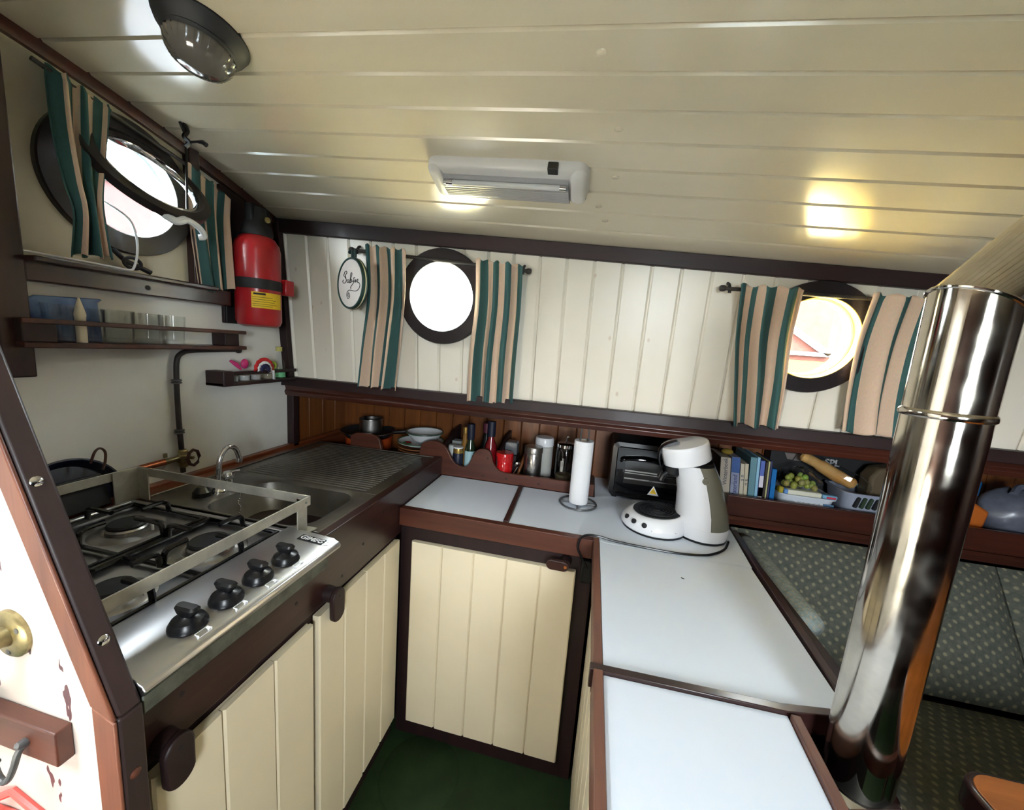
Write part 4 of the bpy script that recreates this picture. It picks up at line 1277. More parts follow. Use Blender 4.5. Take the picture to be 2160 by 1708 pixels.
MB().loft([rr3(.019, .052, .016, .018, -.178, .0), rr3(.016, .048, .014, .030, -.176, .0), rr3(.011, .04, .01, .033, -.174, .0)]).build('end_cap', 'lamp_plastic', sl, smooth=50)
MB().loft([rr3(.012, .010, .002, .008, .118, -.053), rr3(.012, .010, .002, .0245, .118, -.051)]).build('switch', 'black_plastic', sl, bevel=.001)
for k in range(4):
    MB().tube([Q(.170 + k * .006, .020, .0352 - k * .0012), Q(.180 + k * .005, .036, .031 - k * .002)], .0012, n=6).build('vent_slot', 'dark_rubber', sl)

# round bulkhead lamp
lx, ly = -.195, -.425
n, ux, uy = ceil_frame(lx, ly)
lc = Vector((lx, ly, zc(lx, ly)))
rl = thing('bulkhead_lamp', lc, 'round black bulkhead lamp with a ribbed glass dome on the ceiling', 'lamp')
MB().lathe(lc, [(.070, -.004), (.072, .004), (.066, .016), (.055, .026), (.053, .030)], d=n, n=40).build('base', 'black_matt', rl)
mb = MB(); rings = []
NN = 60
u_, w_ = mb.frame_of(n)
for r, h in ((.051, .026), (.052, .036), (.049, .048), (.041, .060), (.028, .068), (.012, .0715), (.002, .072)):
    rings.append([lc + n * h + (r * (1 + (.03 if k % 2 else 0) * (r > .02))) * (math.cos(2 * PI * k / NN) * u_ + math.sin(2 * PI * k / NN) * w_) for k in range(NN)])
mb.loft(rings).build('dome', mat('grey_glass', (108, 104, 98), .12, trans=.35, coat=.4), rl, smooth=25)
MB().lathe(lc, [(.054, .024), (.057, .028), (.054, .033)], d=n, n=40, cap=False).build('retaining_ring', 'black_matt', rl)

# ------------------------------------------------------------------ crockery and provisions behind the fiddle board
ZF = .0065
def plate(c, r, z, m='white_enamel', rim=None, parent=None, h=.016):
    return MB().lathe((c[0], c[1], z), [(.001, 0), (r * .6, 0), (r * .7, .003), (r, h), (r, h + .0025), (r * .7, .006), (.001, .003)], n=40).build('dish', m, parent)
melamine = mat('plate_brown', (132, 84, 52), .4)
pg = (-.150, .462)
for i in range(6):
    t = thing('plate', (pg[0], pg[1], ZF + i * .0105), ('lowest', 'second lowest', 'third lowest', 'fourth lowest', 'fifth lowest', 'uppermost')[i] + ' of the plain brown-edged plates in the stack behind the fiddle board', 'plate', 'plates stacked behind the fiddle board')
    MB().lathe((pg[0], pg[1], ZF + .002 + i * .0112), [(.001, 0), (.062, 0), (.070, .004), (.098, .012), (.098, .016), (.070, .0075), (.001, .004)], n=40).build('dish', melamine, t)
t = thing('decorated_plate', (pg[0], pg[1], .08), 'white plate with green rim and red flower on top of the plate stack', 'plate')
MB().lathe((pg[0], pg[1], .080), [(.001, 0), (.062, 0), (.070, .004), (.100, .016), (.100, .019), (.070, .0075), (.001, .004)], n=40).build('dish', 'white_enamel', t)
MB().lathe((pg[0], pg[1], .0955), [(.0965, .0005), (.1012, .002), (.1012, .0042), (.0955, .0035), (.0965, .0005)], n=40, cap=False).build('rim_band', mat('plate_green', (86, 128, 96), .4), t)
for k, (a, b, cc, mm) in enumerate(((-.055, -.02, .016, 'red_tin'), (-.042, -.035, .013, 'red_tin'), (-.035, -.045, .010, 'cloth_green'), (-.062, -.036, .009, 'cloth_green'))):
    MB().lathe((pg[0] + a, pg[1] + b, .0885 + .0003 * k), [(cc, 0), (cc, .0008), (.001, .001)], n=12).build('flower_print', mm, t)
t = thing('bowl', (-.125, .445, .10), 'shallow white bowl with a dark green rim on the plate stack', 'bowl')
MB().lathe((-.128, .452, .1015), [(.001, 0), (.04, 0), (.055, .010), (.075, .036), (.078, .040), (.080, .041), (.0795, .044), (.074, .042), (.052, .014), (.001, .005)], n=44).build('dish', 'white_enamel', t)
MB().lathe((-.128, .452, .1395), [(.0775, 0), (.0815, .002), (.0805, .006), (.0745, .0055), (.0775, 0)], n=44, cap=False).build('rim_band', mat('rim_green', (52, 84, 66), .35), t)
# pans stacked in the dark corner
t = thing('casserole', (-.415, .48, ZF), 'low orange casserole at the bottom of the stack in the dark corner', 'pan')
MB().lathe((-.415, .48, ZF + .001), [(.001, 0), (.088, 0), (.098, .012), (.102, .075), (.099, .078), (.094, .02), (.001, .008)], n=40).build('pot', mat('orange_enamel', (172, 70, 30), .3), t)
t = thing('frying_pan', (-.42, .48, .09), 'wide black frying pan with a pale rim on the casserole', 'pan')
MB().lathe((-.42, .482, .0865), [(.001, 0), (.095, 0), (.118, .022), (.120, .022), (.120, .026), (.116, .026), (.093, .006), (.001, .004)], n=44).build('pan', 'black_matt', t)
MB().lathe((-.42, .482, .107), [(.1195, 0), (.1225, .001), (.1225, .005), (.1195, .006)], n=44, cap=False).build('rim_band', 'steel', t)
MB().tube([(-.31, .50, .108), (-.22, .535, .118), (-.17, .55, .122)], [.008, .011, .009], n=10).build('handle', 'black_plastic', t)
t = thing('steel_pot', (-.40, .48, .115), 'small shiny steel pot on top of the pans in the corner', 'pan')
MB().lathe((-.402, .472, .0915), [(.001, 0), (.046, 0), (.05, .004), (.05, .074), (.052, .076), (.0515, .078), (.048, .076), (.047, .008), (.001, .006)], n=36).build('pot', 'steel', t)

# bottles
def bottle(x, y, prof, m, label, cap=None, lab=None, z=ZF + .001, neckband=None, capm='gold'):
    t = thing('bottle', (x, y, z), label, 'bottle', 'bottles behind the fiddle board')
    MB().lathe((x, y, z), prof, n=24).build('body', m, t)
    if cap: MB().lathe((x, y, z + cap[1]), [(cap[0], 0), (cap[0] * 1.03, cap[2] * .5), (cap[0], cap[2]), (.001, cap[2] + .001)], n=20).build('cap', cap[3], t)
    if lab: MB().lathe((x, y, z + lab[1]), [(lab[0], 0), (lab[0], lab[2])], n=24, cap=False).build('label', lab[3], t)
    return t
gold = mat('gold', (196, 160, 88), .3, .8)
mat('bottle_green', (26, 44, 22), .1, coat=.4)
mat('bottle_dark', (14, 18, 20), .12, coat=.3)
mat('bottle_red', (120, 14, 22), .15, coat=.4)
mat('amber', (140, 100, 44), .15, coat=.3)
mat('label_blue', (172, 206, 212), .5)
mat('label_navy', (26, 30, 50), .4)
bottle(.098, .402, [(.021, 0), (.0225, .004), (.0225, .088), (.020, .11), (.0125, .135), (.0115, .15)], 'bottle_green', 'dark green olive oil bottle with an arched pale blue label', (.0155, .142, .064, 'navy'), (.0229, .006, .088, 'label_blue'))
bottle(.067, .425, [(.019, 0), (.019, .09), (.012, .13), (.010, .165)], 'amber', 'slim amber bottle with a gold cap left of the olive oil', (.0115, .160, .024, gold))
bottle(.150, .455, [(.021, 0), (.022, .10), (.013, .14), (.012, .17)], 'bottle_dark', 'dark bottle with a plum-coloured cap behind the olive oil', (.015, .165, .04, mat('plum', (84, 30, 50), .5)))
bottle(.180, .42, [(.026, 0), (.027, .095), (.024, .12), (.0125, .15), (.012, .17)], 'bottle_red', 'red bottle with a tall navy cap next to the partition', (.0165, .160, .062, 'navy'))
j = thing('sauce_jar', (.052, .385, ZF), 'squat dark jar with navy label and gold lid in the scoop', 'jar')
MB().lathe((.052, .386, ZF + .001), [(.02, 0), (.022, .004), (.022, .075), (.019, .083)], n=24).build('body', 'label_navy', j)
MB().lathe((.052, .386, ZF + .0835), [(.020, 0), (.0205, .010), (.019, .020), (.001, .021)], n=24).build('lid', gold, j)
MB().lathe((.052, .386, ZF + .103), [(.019, 0), (.0205, .001), (.0205, .006), (.001, .0065)], n=24).build('lid_band', 'white_enamel', j)
tag(MB().lathe((.018, .415, ZF + .001), [(.018, 0), (.019, .10), (.016, .105), (.001, .106)], n=20).build('white_pot', mat('jar_white', (196, 200, 196), .4)), 'small off-white pot left of the navy jar', 'pot')
tag(MB().box(-.005, .05, .46, .50, ZF + .001, .118).build('grey_packet', mat('packet', (150, 152, 150), .6), bevel=.003), 'pale grey packet at the back beside the partition', 'packet')
# red tin
t = thing('red_tin', (.247, .395, ZF), 'bright red lidded tin in the second scoop', 'tin')
MB().lathe((.247, .396, ZF + .001), [(.001, 0), (.033, 0), (.0345, .003), (.0345, .078), (.033, .081)], n=36).build('body', 'red_tin', t)
MB().lathe((.247, .396, ZF + .080), [(.0352, -.006), (.0358, .0), (.0355, .024), (.0335, .028), (.001, .029)], n=36).build('lid', 'red_tin', t)
tag(MB().prism([(.232, .09), (.285, .09), (.285, .138), (.278, .144), (.240, .144), (.232, .136)], 'y', .455, .505).build('foil_pack', mat('foil', (120, 124, 128), .3, .4, bump=.8, bscale=20), bevel=.004), 'crumpled grey foil pack behind the red tin', 'packet')
for k, (x, lab) in enumerate(((.262, 'pair'),)):
    pass
tag(MB().box(.232, .286, .445, .515, ZF + .001, .0895).build('tea_box', 'dark_frame', bevel=.002), 'dark tea box under the foil pack', 'box')
sp = thing('measuring_spoon', (.30, .39, .02), 'steel measuring spoon with a round bowl between tin and canister', 'spoon')
MB().lathe((.305, .40, .062), [(.001, 0), (.009, .002), (.013, .009), (.014, .011), (.0125, .011), (.008, .004), (.001, .003)], d=(-.3, -.5, .8), n=20).build('bowl', 'steel', sp)
MB().tube([(.302, .395, .06), (.292, .382, .035), (.288, .376, .010)], [.003, .003, .0035], n=8).build('handle', 'chrome', sp)
sw = thing('wooden_spoon', (.315, .45, .08), 'brown wooden spoon handle leaning behind the measuring spoon', 'spoon')
MB().tube([(.300, .41, .012), (.318, .45, .085), (.335, .49, .135)], [.006, .007, .009], n=10).build('handle', 'pine', sw)
# steel canister
t = thing('steel_canister', (.362, .405, ZF), 'brushed steel canister with a flat lid behind the fiddle board', 'canister')
MB().lathe((.362, .408, ZF + .001), [(.001, 0), (.034, 0), (.035, .002), (.035, .118), (.034, .120)], n=36).build('body', 'steel', t)
MB().lathe((.362, .408, ZF + .118), [(.0352, 0), (.0368, .002), (.0368, .022), (.035, .026), (.001, .027)], n=36).build('lid', 'steel', t)
t = thing('white_jar', (.392, .47, ZF), 'tall pale jar with a white screw lid behind the canister', 'jar')
MB().lathe((.395, .475, ZF + .001), [(.036, 0), (.0375, .004), (.0375, .132), (.033, .138)], n=32).build('body', mat('milk_plastic', (190, 190, 184), .35), t)
MB().lathe((.395, .475, ZF + .138), [(.0385, 0), (.0388, .028), (.035, .034), (.001, .035)], n=32).build('lid', 'white_enamel', t)
# swing-top storage jar
t = thing('storage_jar', (.488, .435, ZF), 'glass storage jar with steel lid and wire hook beside the paper roll', 'jar')
MB().lathe((.488, .432, ZF + .001), [(.001, .001), (.037, .001), (.039, .006), (.039, .135), (.033, .150), (.031, .150), (.036, .134), (.036, .008), (.001, .006)], n=36, cap=False).build('body', 'dark_glass', t)
MB().lathe((.488, .432, ZF + .004), [(.001, 0), (.033, 0), (.034, .03), (.030, .036), (.001, .034)], n=28).build('contents', mat('oats', (206, 176, 138), .9, bump=1, bscale=40), t)
MB().lathe((.488, .432, ZF + .150), [(.034, 0), (.036, .002), (.036, .014), (.03, .018), (.001, .019)], n=32).build('lid', 'chrome', t)
MB().tube(smooth_path([(.487, .424, .175), (.488, .423, .195), (.491, .423, .204), (.495, .423, .200)]), .0022, n=8).build('lid_hook', 'chrome', t)
MB().box(.472, .487, .390, .394, .065, .112).build('clasp', 'steel', t, bevel=.002)
MB().tube([(.479, .391, .11), (.479, .396, .135), (.470, .40, .155)], .0018, n=6).build('clasp_wire', 'chrome', t)

# ------------------------------------------------------------------ paper roll and its stand
rx, ry = .556, .256
t = thing('roll_holder', (rx, ry, 0), 'wire kitchen roll stand with a looped top on the worktop', 'holder')
MB().tube([(rx + .064 * math.cos(2 * PI * i / 40), ry + .064 * math.sin(2 * PI * i / 40), .0042) for i in range(40)], .0034, n=8, closed=True).build('base_ring', 'iron', t)
MB().tube([(rx - .064, ry, .0042), (rx + .064, ry, .0042)], .003, n=8).build('cross_wire', 'iron', t)
MB().tube([(rx, ry - .064, .0042), (rx, ry + .064, .0042)], .003, n=8).build('cross_wire', 'iron', t)
MB().tube(smooth_path([(rx - .013, ry, .006), (rx - .013, ry, .20), (rx - .013, ry, .262), (rx - .009, ry, .278), (rx, ry, .283), (rx + .009, ry, .278), (rx + .013, ry, .262), (rx + .013, ry, .20), (rx + .013, ry, .006)], 4), .0026, n=8).build('loop', 'iron', t)
t = thing('paper_roll', (rx, ry, .008), 'slim white paper kitchen roll on the wire stand', 'paper roll')
MB().lathe((rx, ry, .0085), [(.019, 0), (.0325, 0), (.0335, .003), (.0335, .222), (.0325, .225), (.019, .225), (.019, 0)], n=40, cap=False).build('paper', 'paper', t)
MB().lathe((rx, ry, .0086), [(.0172, 0), (.0188, 0), (.0188, .2245), (.0172, .2245), (.0172, 0)], n=32, cap=False).build('core', mat('card_tube', (176, 160, 140), .9), t)

# ------------------------------------------------------------------ mini oven
ov = thing('mini_oven', (.83, .45, 0), 'black mini oven with a glass door under the shelf beam', 'oven')
ox0, ox1, oy0, oy1 = .668, 1.005, .372, .585
MB().prism([(ox0, .012), (ox1, .012), (ox1, .205), (ox1 - .02, .222), (ox0 + .02, .222), (ox0, .205)], 'y', oy0 + .012, oy1).build('body', 'black_matt', ov, bevel=.004)
MB().loft([[(a, oy0 + .012, b) for a, b in rrect(ox0 - .006, ox1 + .006, .008, .222, .022)], [(a, oy0 - .004, b) for a, b in rrect(ox0 - .004, ox1 + .004, .010, .218, .02)], [(a, oy0 - .008, b) for a, b in rrect(ox0 + .012, ox1 - .012, .022, .204, .014)], [(a, oy0 + .004, b) for a, b in rrect(ox0 + .016, ox1 - .016, .026, .20, .012)]], cap=False).build('front_frame', 'black_plastic', ov, smooth=50)
bx('door_glass', 'black_gloss', ov, ox0 + .014, ox1 - .07, oy0 - .003, oy0 + .004, .024, .200, .002)
bx('window', mat('oven_window', (40, 39, 38), .12, .1, coat=.2), ov, ox0 + .045, ox1 - .09, oy0 - .0045, oy0 - .003, .065, .150)
for z in (.082, .104, .112):
    bx('rack_bar', 'steel', ov, ox0 + .047, ox1 - .092, oy0 - .0065, oy0 - .0045, z, z + (.004 if z != .104 else .0025))
bx('control_strip', 'black_plastic', ov, ox1 - .066, ox1 - .014, oy0 - .003, oy0 + .004, .024, .200, .002)
h = MB().tube(smooth_path([(ox0 + .03, oy0 - .003, .148), (ox0 + .04, oy0 - .016, .158), (ox0 + .11, oy0 - .022, .165), (ox0 + .18, oy0 - .016, .158), (ox0 + .19, oy0 - .003, .148)], 5), .0058, n=10).build('handle', 'black_gloss', ov)
for x in (ox0 + .02, ox1 - .03):
    MB().lathe((x, oy0 + .02, 0.0005), [(.011, 0), (.011, .012)], n=14).build('foot', 'black_plastic', ov)
MB().prism([(.803, .032), (.843, .032), (.823, .068)], 'y', oy0 - .0072, oy0 - .0066).build('warning_sticker', 'white_plastic', ov)
MB().prism([(.8105, .0385), (.8355, .0385), (.823, .0615)], 'y', oy0 - .0078, oy0 - .0073).build('warning_triangle', 'yellow_label', ov)
for x in (.819, .823, .827):
    MB().tube([(x, oy0 - .0079, .042), (x + .0012, oy0 - .0079, .046), (x - .0008, oy0 - .0079, .0495), (x + .0006, oy0 - .0079, .053)], .0006, n=5).build('heat_mark', 'black_matt', ov)

# ------------------------------------------------------------------ coffee machine
cm = thing('coffee_machine', (.86, .16, 0), 'white pod coffee machine with round drip base and smoky water tank', 'coffee machine')
cyc = .170
def ell(cx, rx_, ry_, z, a0=0, a1=2 * PI, n=40, tilt=0., close=True):
    pts = []
    cnt = n if close else n + 1
    for i in range(cnt):
        t = a0 + (a1 - a0) * i / n
        dx = rx_ * math.cos(t)
        pts.append((cx + dx, cyc + ry_ * math.sin(t), z + tilt * dx))
    return pts
# drip base
MB().loft([ell(.800, .096, .096, .004), ell(.800, .101, .101, .012), ell(.802, .098, .098, .026), ell(.805, .088, .088, .046, tilt=.06), ell(.806, .078, .078, .055, tilt=.08), ell(.806, .074, .074, .055, tilt=.08)]).build('drip_base', 'white_plastic', cm, smooth=60)
MB().loft([ell(.800, .0975, .0975, .0005), ell(.800, .0975, .0975, .0065)]).build('base_foot', 'black_plastic', cm)
dp = MB().loft([ell(.806, .073, .073, .053, tilt=.08), ell(.806, .072, .072, .0575, tilt=.08), ell(.806, .060, .060, .0572, tilt=.08)]).build('drip_plate', 'black_matt', cm)
for k in range(6):
    r = .010 + k * .009
    MB().tube([(.806 + r * math.cos(2 * PI * i / 36), cyc + r * math.sin(2 * PI * i / 36), .0575 + .08 * r * math.cos(2 * PI * i / 36)) for i in range(36)], .0016, n=5, closed=True).build('ridge', 'black_matt', dp)
for a in (200, 222, 244):
    t = math.radians(a)
    p = Vector((.801 + .0945 * math.cos(t), cyc + .0945 * math.sin(t), .033))
    MB().lathe(p, [(.0075, -.004), (.0075, .002), (.005, .003), (.001, .003)], d=(math.cos(t), math.sin(t), .35), n=16).build('button', 'black_matt', cm)
for a in (258, 300):
    t = math.radians(a)
    MB().ball((.801 + .099 * math.cos(t), cyc + .099 * math.sin(t), .024), .001, 6, 4).build('speck', 'dark_rubber', cm)
# body: white shell at the front (towards the base), tank behind
SEC = [(.938, .078, .083, .006), (.940, .079, .084, .03), (.936, .075, .080, .08), (.926, .068, .074, .13), (.912, .064, .070, .18), (.896, .062, .067, .215), (.884, .062, .066, .236)]
A0 = math.radians(68)
def shell(a0, a1, secs, grow=0.):
    rings = []
    for (cx, rx_, ry_, z) in secs:
        rings.append(ell(cx, rx_ + grow, ry_ + grow, z, a0, a1, 30, close=False))
    return MB().loft(rings)
shell(math.radians(85), math.radians(275), SEC).build('body', 'white_plastic', cm, smooth=50)
MB().loft([ell(.938, .078, .083, .0055), ell(.940, .0795, .0845, .03), ell(.939, .0785, .0835, .042)]).build('body_base', 'white_plastic', cm, smooth=50)
MB().loft([ell(.938, .0785, .0835, .0005), ell(.938, .0785, .0835, .007)]).build('body_foot', 'black_plastic', cm)
shell(math.radians(-84.5), math.radians(84.5), [(.939, .0785, .0835, .043), (.936, .075, .080, .08), (.926, .068, .074, .13), (.912, .064, .070, .18), (.896, .062, .067, .215), (.890, .062, .067, .226)]).build('water_tank', 'smoke_tank', cm, smooth=50)
MB().loft([ell(.889, .0632, .0675, .2265), ell(.886, .0632, .0672, .232), ell(.884, .062, .066, .236)]).build('neck_band', 'black_plastic', cm, smooth=50)
MB().lathe((.915, cyc - .069, .19), [(.010, 0), (.010, .004), (.006, .004), (.006, .002)], d=(.1, -1, 0), n=20).build('logo_ring', 'smoke_tank', cm)
# head: tilted drum
ha = Vector((-.30, -.03, .95)).normalized()
hc0 = Vector((.874, cyc - .002, .228))
MB().lathe(hc0, [(.001, 0), (.065, 0), (.0695, .003), (.0705, .05), (.0695, .056), (.067, .059), (.001, .062)], d=ha, n=48).build('head', 'white_plastic', cm, smooth=40)
# lever at the front of the head and the spout below
lv = MB()
pts = [hc0 + ha * .062 + Vector((-.02, -.004, 0)), hc0 + ha * .063 + Vector((-.052, -.004, -.016)), hc0 + ha * .045 + Vector((-.074, -.004, -.022)), hc0 + ha * .012 + Vector((-.080, -.004, -.024)), hc0 + ha * -.02 + Vector((-.076, -.004, -.024))]
pp = smooth_path(pts, 4)
lv.loft([[p + Vector((0, -.014, .003)), p + Vector((0, .014, .003)), p + Vector((.004, .014, -.004)), p + Vector((.004, -.014, -.004))] for p in pp])
lv.build('lever', 'black_plastic', cm, smooth=50)
MB().lathe((.838, cyc, .208), [(.034, 0), (.030, -.022), (.018, -.032), (.001, -.034)], n=24).build('brew_head', 'black_plastic', cm)
for dy in (-.014, .014):
    MB().tube(smooth_path([(.842, cyc + dy, .200), (.824, cyc + dy, .192), (.808, cyc + dy, .176), (.802, cyc + dy, .160)], 4), .0085, n=10).build('spout', 'black_plastic', cm)
tp0 = hc0 + ha * .0622
text_mesh('lettering', 'Senseo', .012, (tp0.x + .012, tp0.y + .012, tp0.z + .0065), (.95, .05, .30), (-.05, .99, 0), mat('print_grey', (150, 150, 156), .5), cm, .0002)
# mains lead
tag(MB().tube(smooth_path([(1.005, .112, .012), (.985, .075, .0045), (.945, .034, .0045), (.907, .014, .0045), (.842, -.001 + .002, .0045), (.766, .002, .0045), (.676, .010, .0045), (.625, .012, .010), (.592, .004, .012), (.574, -.010, .004), (.570, -.016, -.02), (.578, -.016, -.04), (.592, -.014, -.065), (.600, -.013, -.082)], 8), .0034, n=8).build('mains_lead', 'black_plastic'), 'black mains lead trailing from the coffee machine over the worktop edge', 'cable')
tag(MB().prism([(.826, -.118), (.833, -.121), (.834, -.119), (.827, -.115)], 'z', .0003, .0012).build('crumb', 'black_matt'), 'tiny dark crumb on the white peninsula', 'crumb')
# ------------------------------------------------------------------ book shelf over the settee
bs = thing('book_shelf', (1.8, .45, 0), 'long reddish wooden shelf with a raised front rail above the settee', 'shelf')
bx('shelf_base', 'dark_frame', bs, 1.052, 2.60, .366, .592, .012, .030, .001)
bx('front_rail', 'red_wood', bs, 1.070, 2.60, .350, .366, .006, .080, .003)
MB().loft([[(x, .352, -.028), (x, .340, -.022), (x, .338, -.004), (x, .346, .006), (x, .37, .006), (x, .37, -.028)] for x in (1.070, 2.60)]).build('moulding', 'red_wood', bs)
def book(x0, x1, ztop_, lean, m, label, d=.13, y=.395, bands=(), spine=None):
    t = thing('book', ((x0 + x1) / 2, y + d / 2, .031), label, 'book', 'books on the shelf above the settee')
    z0 = .0305
    mb = MB()
    mb.loft([[(x0, y, z0), (x1, y, z0), (x1, y + d, z0), (x0, y + d, z0)], [(x0 + lean, y, ztop_), (x1 + lean, y, ztop_), (x1 + lean, y + d, ztop_), (x0 + lean, y + d, ztop_)]])
    mb.build('cover', m, t, bevel=.0012)
    X = lambda a, z: lerp(x0, x1, a) + lean * (z - z0) / (ztop_ - z0)
    for (za, zb, bm_) in bands:
        MB().loft([[(X(.03, z), y - .0004, z), (X(.97, z), y - .0004, z), (X(.97, z), y + .001, z), (X(.03, z), y + .001, z)] for z in (za, zb)]).build('spine_band', bm_, t)
    if spine:
        txt, size, zc_, mm = spine
        text_mesh('spine_text', txt, size, (X(.5, zc_), y - .0008, zc_), (lean / (ztop_ - z0), 0, 1), (-1, 0, 0), mm, t, .0002)
    return t
c = lambda n, rgb: mat(n, rgb, .5)
GREY = c('ink', (70, 72, 92))
book(1.058, 1.092, .202, -.016, c('bk_cream', (196, 184, 166)), 'thick cream book nearest the coffee machine', spine=('Winterboek', .020, .150, GREY))
book(1.094, 1.122, .207, -.016, c('bk_bluewhite', (150, 156, 178)), 'tall book with blue top and greyish spine', bands=((.150, .206, c('bk_blue', (64, 98, 158))),), spine=('Waterland', .021, .098, c('ink2', (40, 50, 110))))
book(1.124, 1.137, .186, -.014, c('bk_ivory', (204, 196, 174)), 'slim ivory book, shorter than its neighbours', spine=('s n', .020, .135, GREY))
book(1.138, 1.150, .188, -.014, c('bk_ivory2', (198, 188, 162)), 'second slim ivory book beside the teal one', spine=('n s', .020, .120, GREY))
book(1.151, 1.172, .214, -.012, c('bk_teal', (96, 136, 146)), 'tall muted teal book in the middle of the row', d=.15)
book(1.173, 1.182, .216, -.012, c('bk_sky', (142, 188, 212)), 'slim sky blue book with a pale spine')
book(1.183, 1.197, .205, -.010, c('bk_violet', (84, 104, 176)), 'book with violet blue top and white lower spine', bands=((.060, .150, c('bk_white', (220, 214, 222))), (.075, .108, c('bk_pink', (196, 120, 140)))))
book(1.198, 1.205, .202, -.008, c('bk_black', (54, 46, 40)), 'thin dark book with a yellowed page edge')
book(1.206, 1.211, .206, -.008, c('bk_yellow', (188, 184, 130)), 'very thin yellowish booklet')
book(1.212, 1.218, .208, -.008, c('bk_navy', (52, 54, 92)), 'thin navy booklet near the blue box file')
book(1.221, 1.236, .180, -.008, c('bk_bright', (0, 104, 172)), 'bright blue slim case at the right end of the books')
tag(MB().ball((1.075, .44, .2145), .016, 12, 8, (1.3, 1, .7)).build('yellow_toy', mat('mustard', (150, 124, 44), .8)), 'small mustard yellow lump on top of the cream book', 'toy')

# white basket with fruit bag
def basket(x0, x1, y0, y1, z0, z1, m, label, holes=True, t=.004, hm=None):
    b = thing('basket', ((x0 + x1) / 2, (y0 + y1) / 2, z0), label, 'basket', 'plastic baskets on the shelf')
    o = lambda k, z: [(p[0], p[1], z) for p in rrect(x0 - k, x1 + k, y0 - k, y1 + k, .03)]
    MB().loft([o(-.012, z0), o(0, z1), o(.005, z1 + .001), o(.005, z1 + .005), o(-.004, z1 + .005), o(-.016, z0 + .004)]).build('tub', m, b, smooth=40)
    return b
b1 = basket(1.252, 1.425, .388, .53, .0305, .094, mat('tub_white', (206, 212, 220), .35), 'low white plastic tub holding the bag of grapes')
for k in range(6):
    x = 1.300 + k * .0155
    MB().prism(oval(x, .070, .011, .018), 'y', .3865, .3905).build('tub_print', 'white_plastic', b1)
bx('tub_label', mat('lab_blue', (90, 130, 168), .5), b1, 1.385, 1.415, .3865, .3905, .066, .080)
bg1 = thing('grape_bag', (1.325, .45, .10), 'clear bag of green grapes lying in the white tub', 'fruit')
rnd = random.Random(4)
for k in range(34):
    a = rnd.uniform(0, 2 * PI); r = .046 * math.sqrt(rnd.random())
    hgt = .118 + .042 * (1 - (r / .05) ** 2) * rnd.uniform(.2, 1)
    MB().ball((1.322 + r * 1.15 * math.cos(a), .442 + r * .9 * math.sin(a), hgt), .0105, 10, 7, (1, 1, 1.1)).build('grape', mat('grape_%d' % k, (rnd.randint(140, 172), rnd.randint(150, 178), rnd.randint(70, 96)), .25), bg1)
mb = MB(); rings = []
for i in range(9):
    t = i / 8
    rings.append([(1.322 + (.072 * math.sin(PI * (.15 + .8 * t)) + .006 * math.sin(5 * a + i)) * math.cos(a), .442 + (.052 * math.sin(PI * (.15 + .8 * t)) + .005 * math.sin(7 * a + 2 * i)) * math.sin(a), .102 + .085 * t + .004 * math.sin(3 * a + i)) for a in [2 * PI * q / 24 for q in range(24)]])
mb.loft(rings).build('film', 'plastic_film', bg1, smooth=25)
pk = thing('cracker_pack', (1.33, .405, .098), 'pale food packet with blue end lying on the white tub', 'packet')
bx('wrapper', mat('pack_ivory', (222, 220, 200), .5), pk, 1.268, 1.375, .386, .414, .0992, .116, .004)
bx('blue_end', mat('pack_blue', (100, 146, 206), .5), pk, 1.258, 1.271, .3855, .4145, .0992, .1165, .004)
bx('yellow_end', mat('pack_yellow', (168, 150, 40), .5), pk, 1.243, 1.257, .388, .412, .0992, .122, .004)
pk = thing('snack_bar', (1.40, .40, .10), 'light blue snack bar wrapper with red print at the end of the white tub', 'packet')
bx('wrapper', mat('pack_sky', (120, 170, 200), .4), pk, 1.378, 1.424, .388, .412, .0992, .112, .004)
bx('red_print', mat('pack_red', (196, 50, 70), .5), pk, 1.390, 1.418, .3872, .3882, .1015, .1075)
# grey basket with slots and bread
mat('slot_green', (38, 56, 36), .7)
b2 = basket(1.445, 1.66, .385, .525, .0305, .128, 'grey_plastic', 'grey slotted plastic basket holding wrapped bread')
for k in range(9):
    x = 1.478 + k * .0185
    MB().prism([(q[0] + .22 * (q[1] - .103), q[1]) for q in oval(x, .103, .010, .038)], 'y', .3795, .3885).build('slot', 'slot_green' if k % 3 else 'black_matt', b2)
br = thing('wrapped_bread', (1.43, .47, .16), 'golden baguette in clear film sticking out of the grey basket', 'bread')
MB().tube(smooth_path([(1.345, .50, .220), (1.39, .475, .200), (1.44, .45, .172), (1.49, .432, .150)], 5), [.010] + [.018] * 5 + [.022] * 6 + [.020] * 3 + [.014], n=14).build('loaf', mat('crust', (190, 132, 62), .7, rgb2=(206, 164, 100), vscale=12), br)
MB().tube(smooth_path([(1.36, .49, .217), (1.41, .465, .194), (1.47, .435, .166), (1.53, .42, .142)], 5), [.012, .02, .024, .026, .026, .027, .027, .027, .028, .028, .028, .03, .028, .024, .02, .012], n=12).build('film', 'plastic_film', br, smooth=20)
tag(MB().prism([(1.545, .05), (1.63, .05), (1.655, .20), (1.62, .225), (1.56, .215), (1.54, .18)], 'y', .44, .505).build('brown_bag', mat('brown_bag_m', (92, 78, 56), .7, bump=.8, bscale=12), bevel=.01), 'crumpled olive brown bag in the grey basket by the flue', 'bag')
sx = thing('speaker_box', (1.5, .55, .03), 'black carton printed SPL at the back of the shelf', 'box')
bx('carton', 'black_matt', sx, 1.26, 1.80, .535, .588, .0305, .255, .003)
text_mesh('lettering', 'SPL', .034, (1.468, .5345, .196), (1, 0, 0), (0, 0, 1), mat('print_white', (170, 170, 170), .6), sx, .0003, bold=.0012)
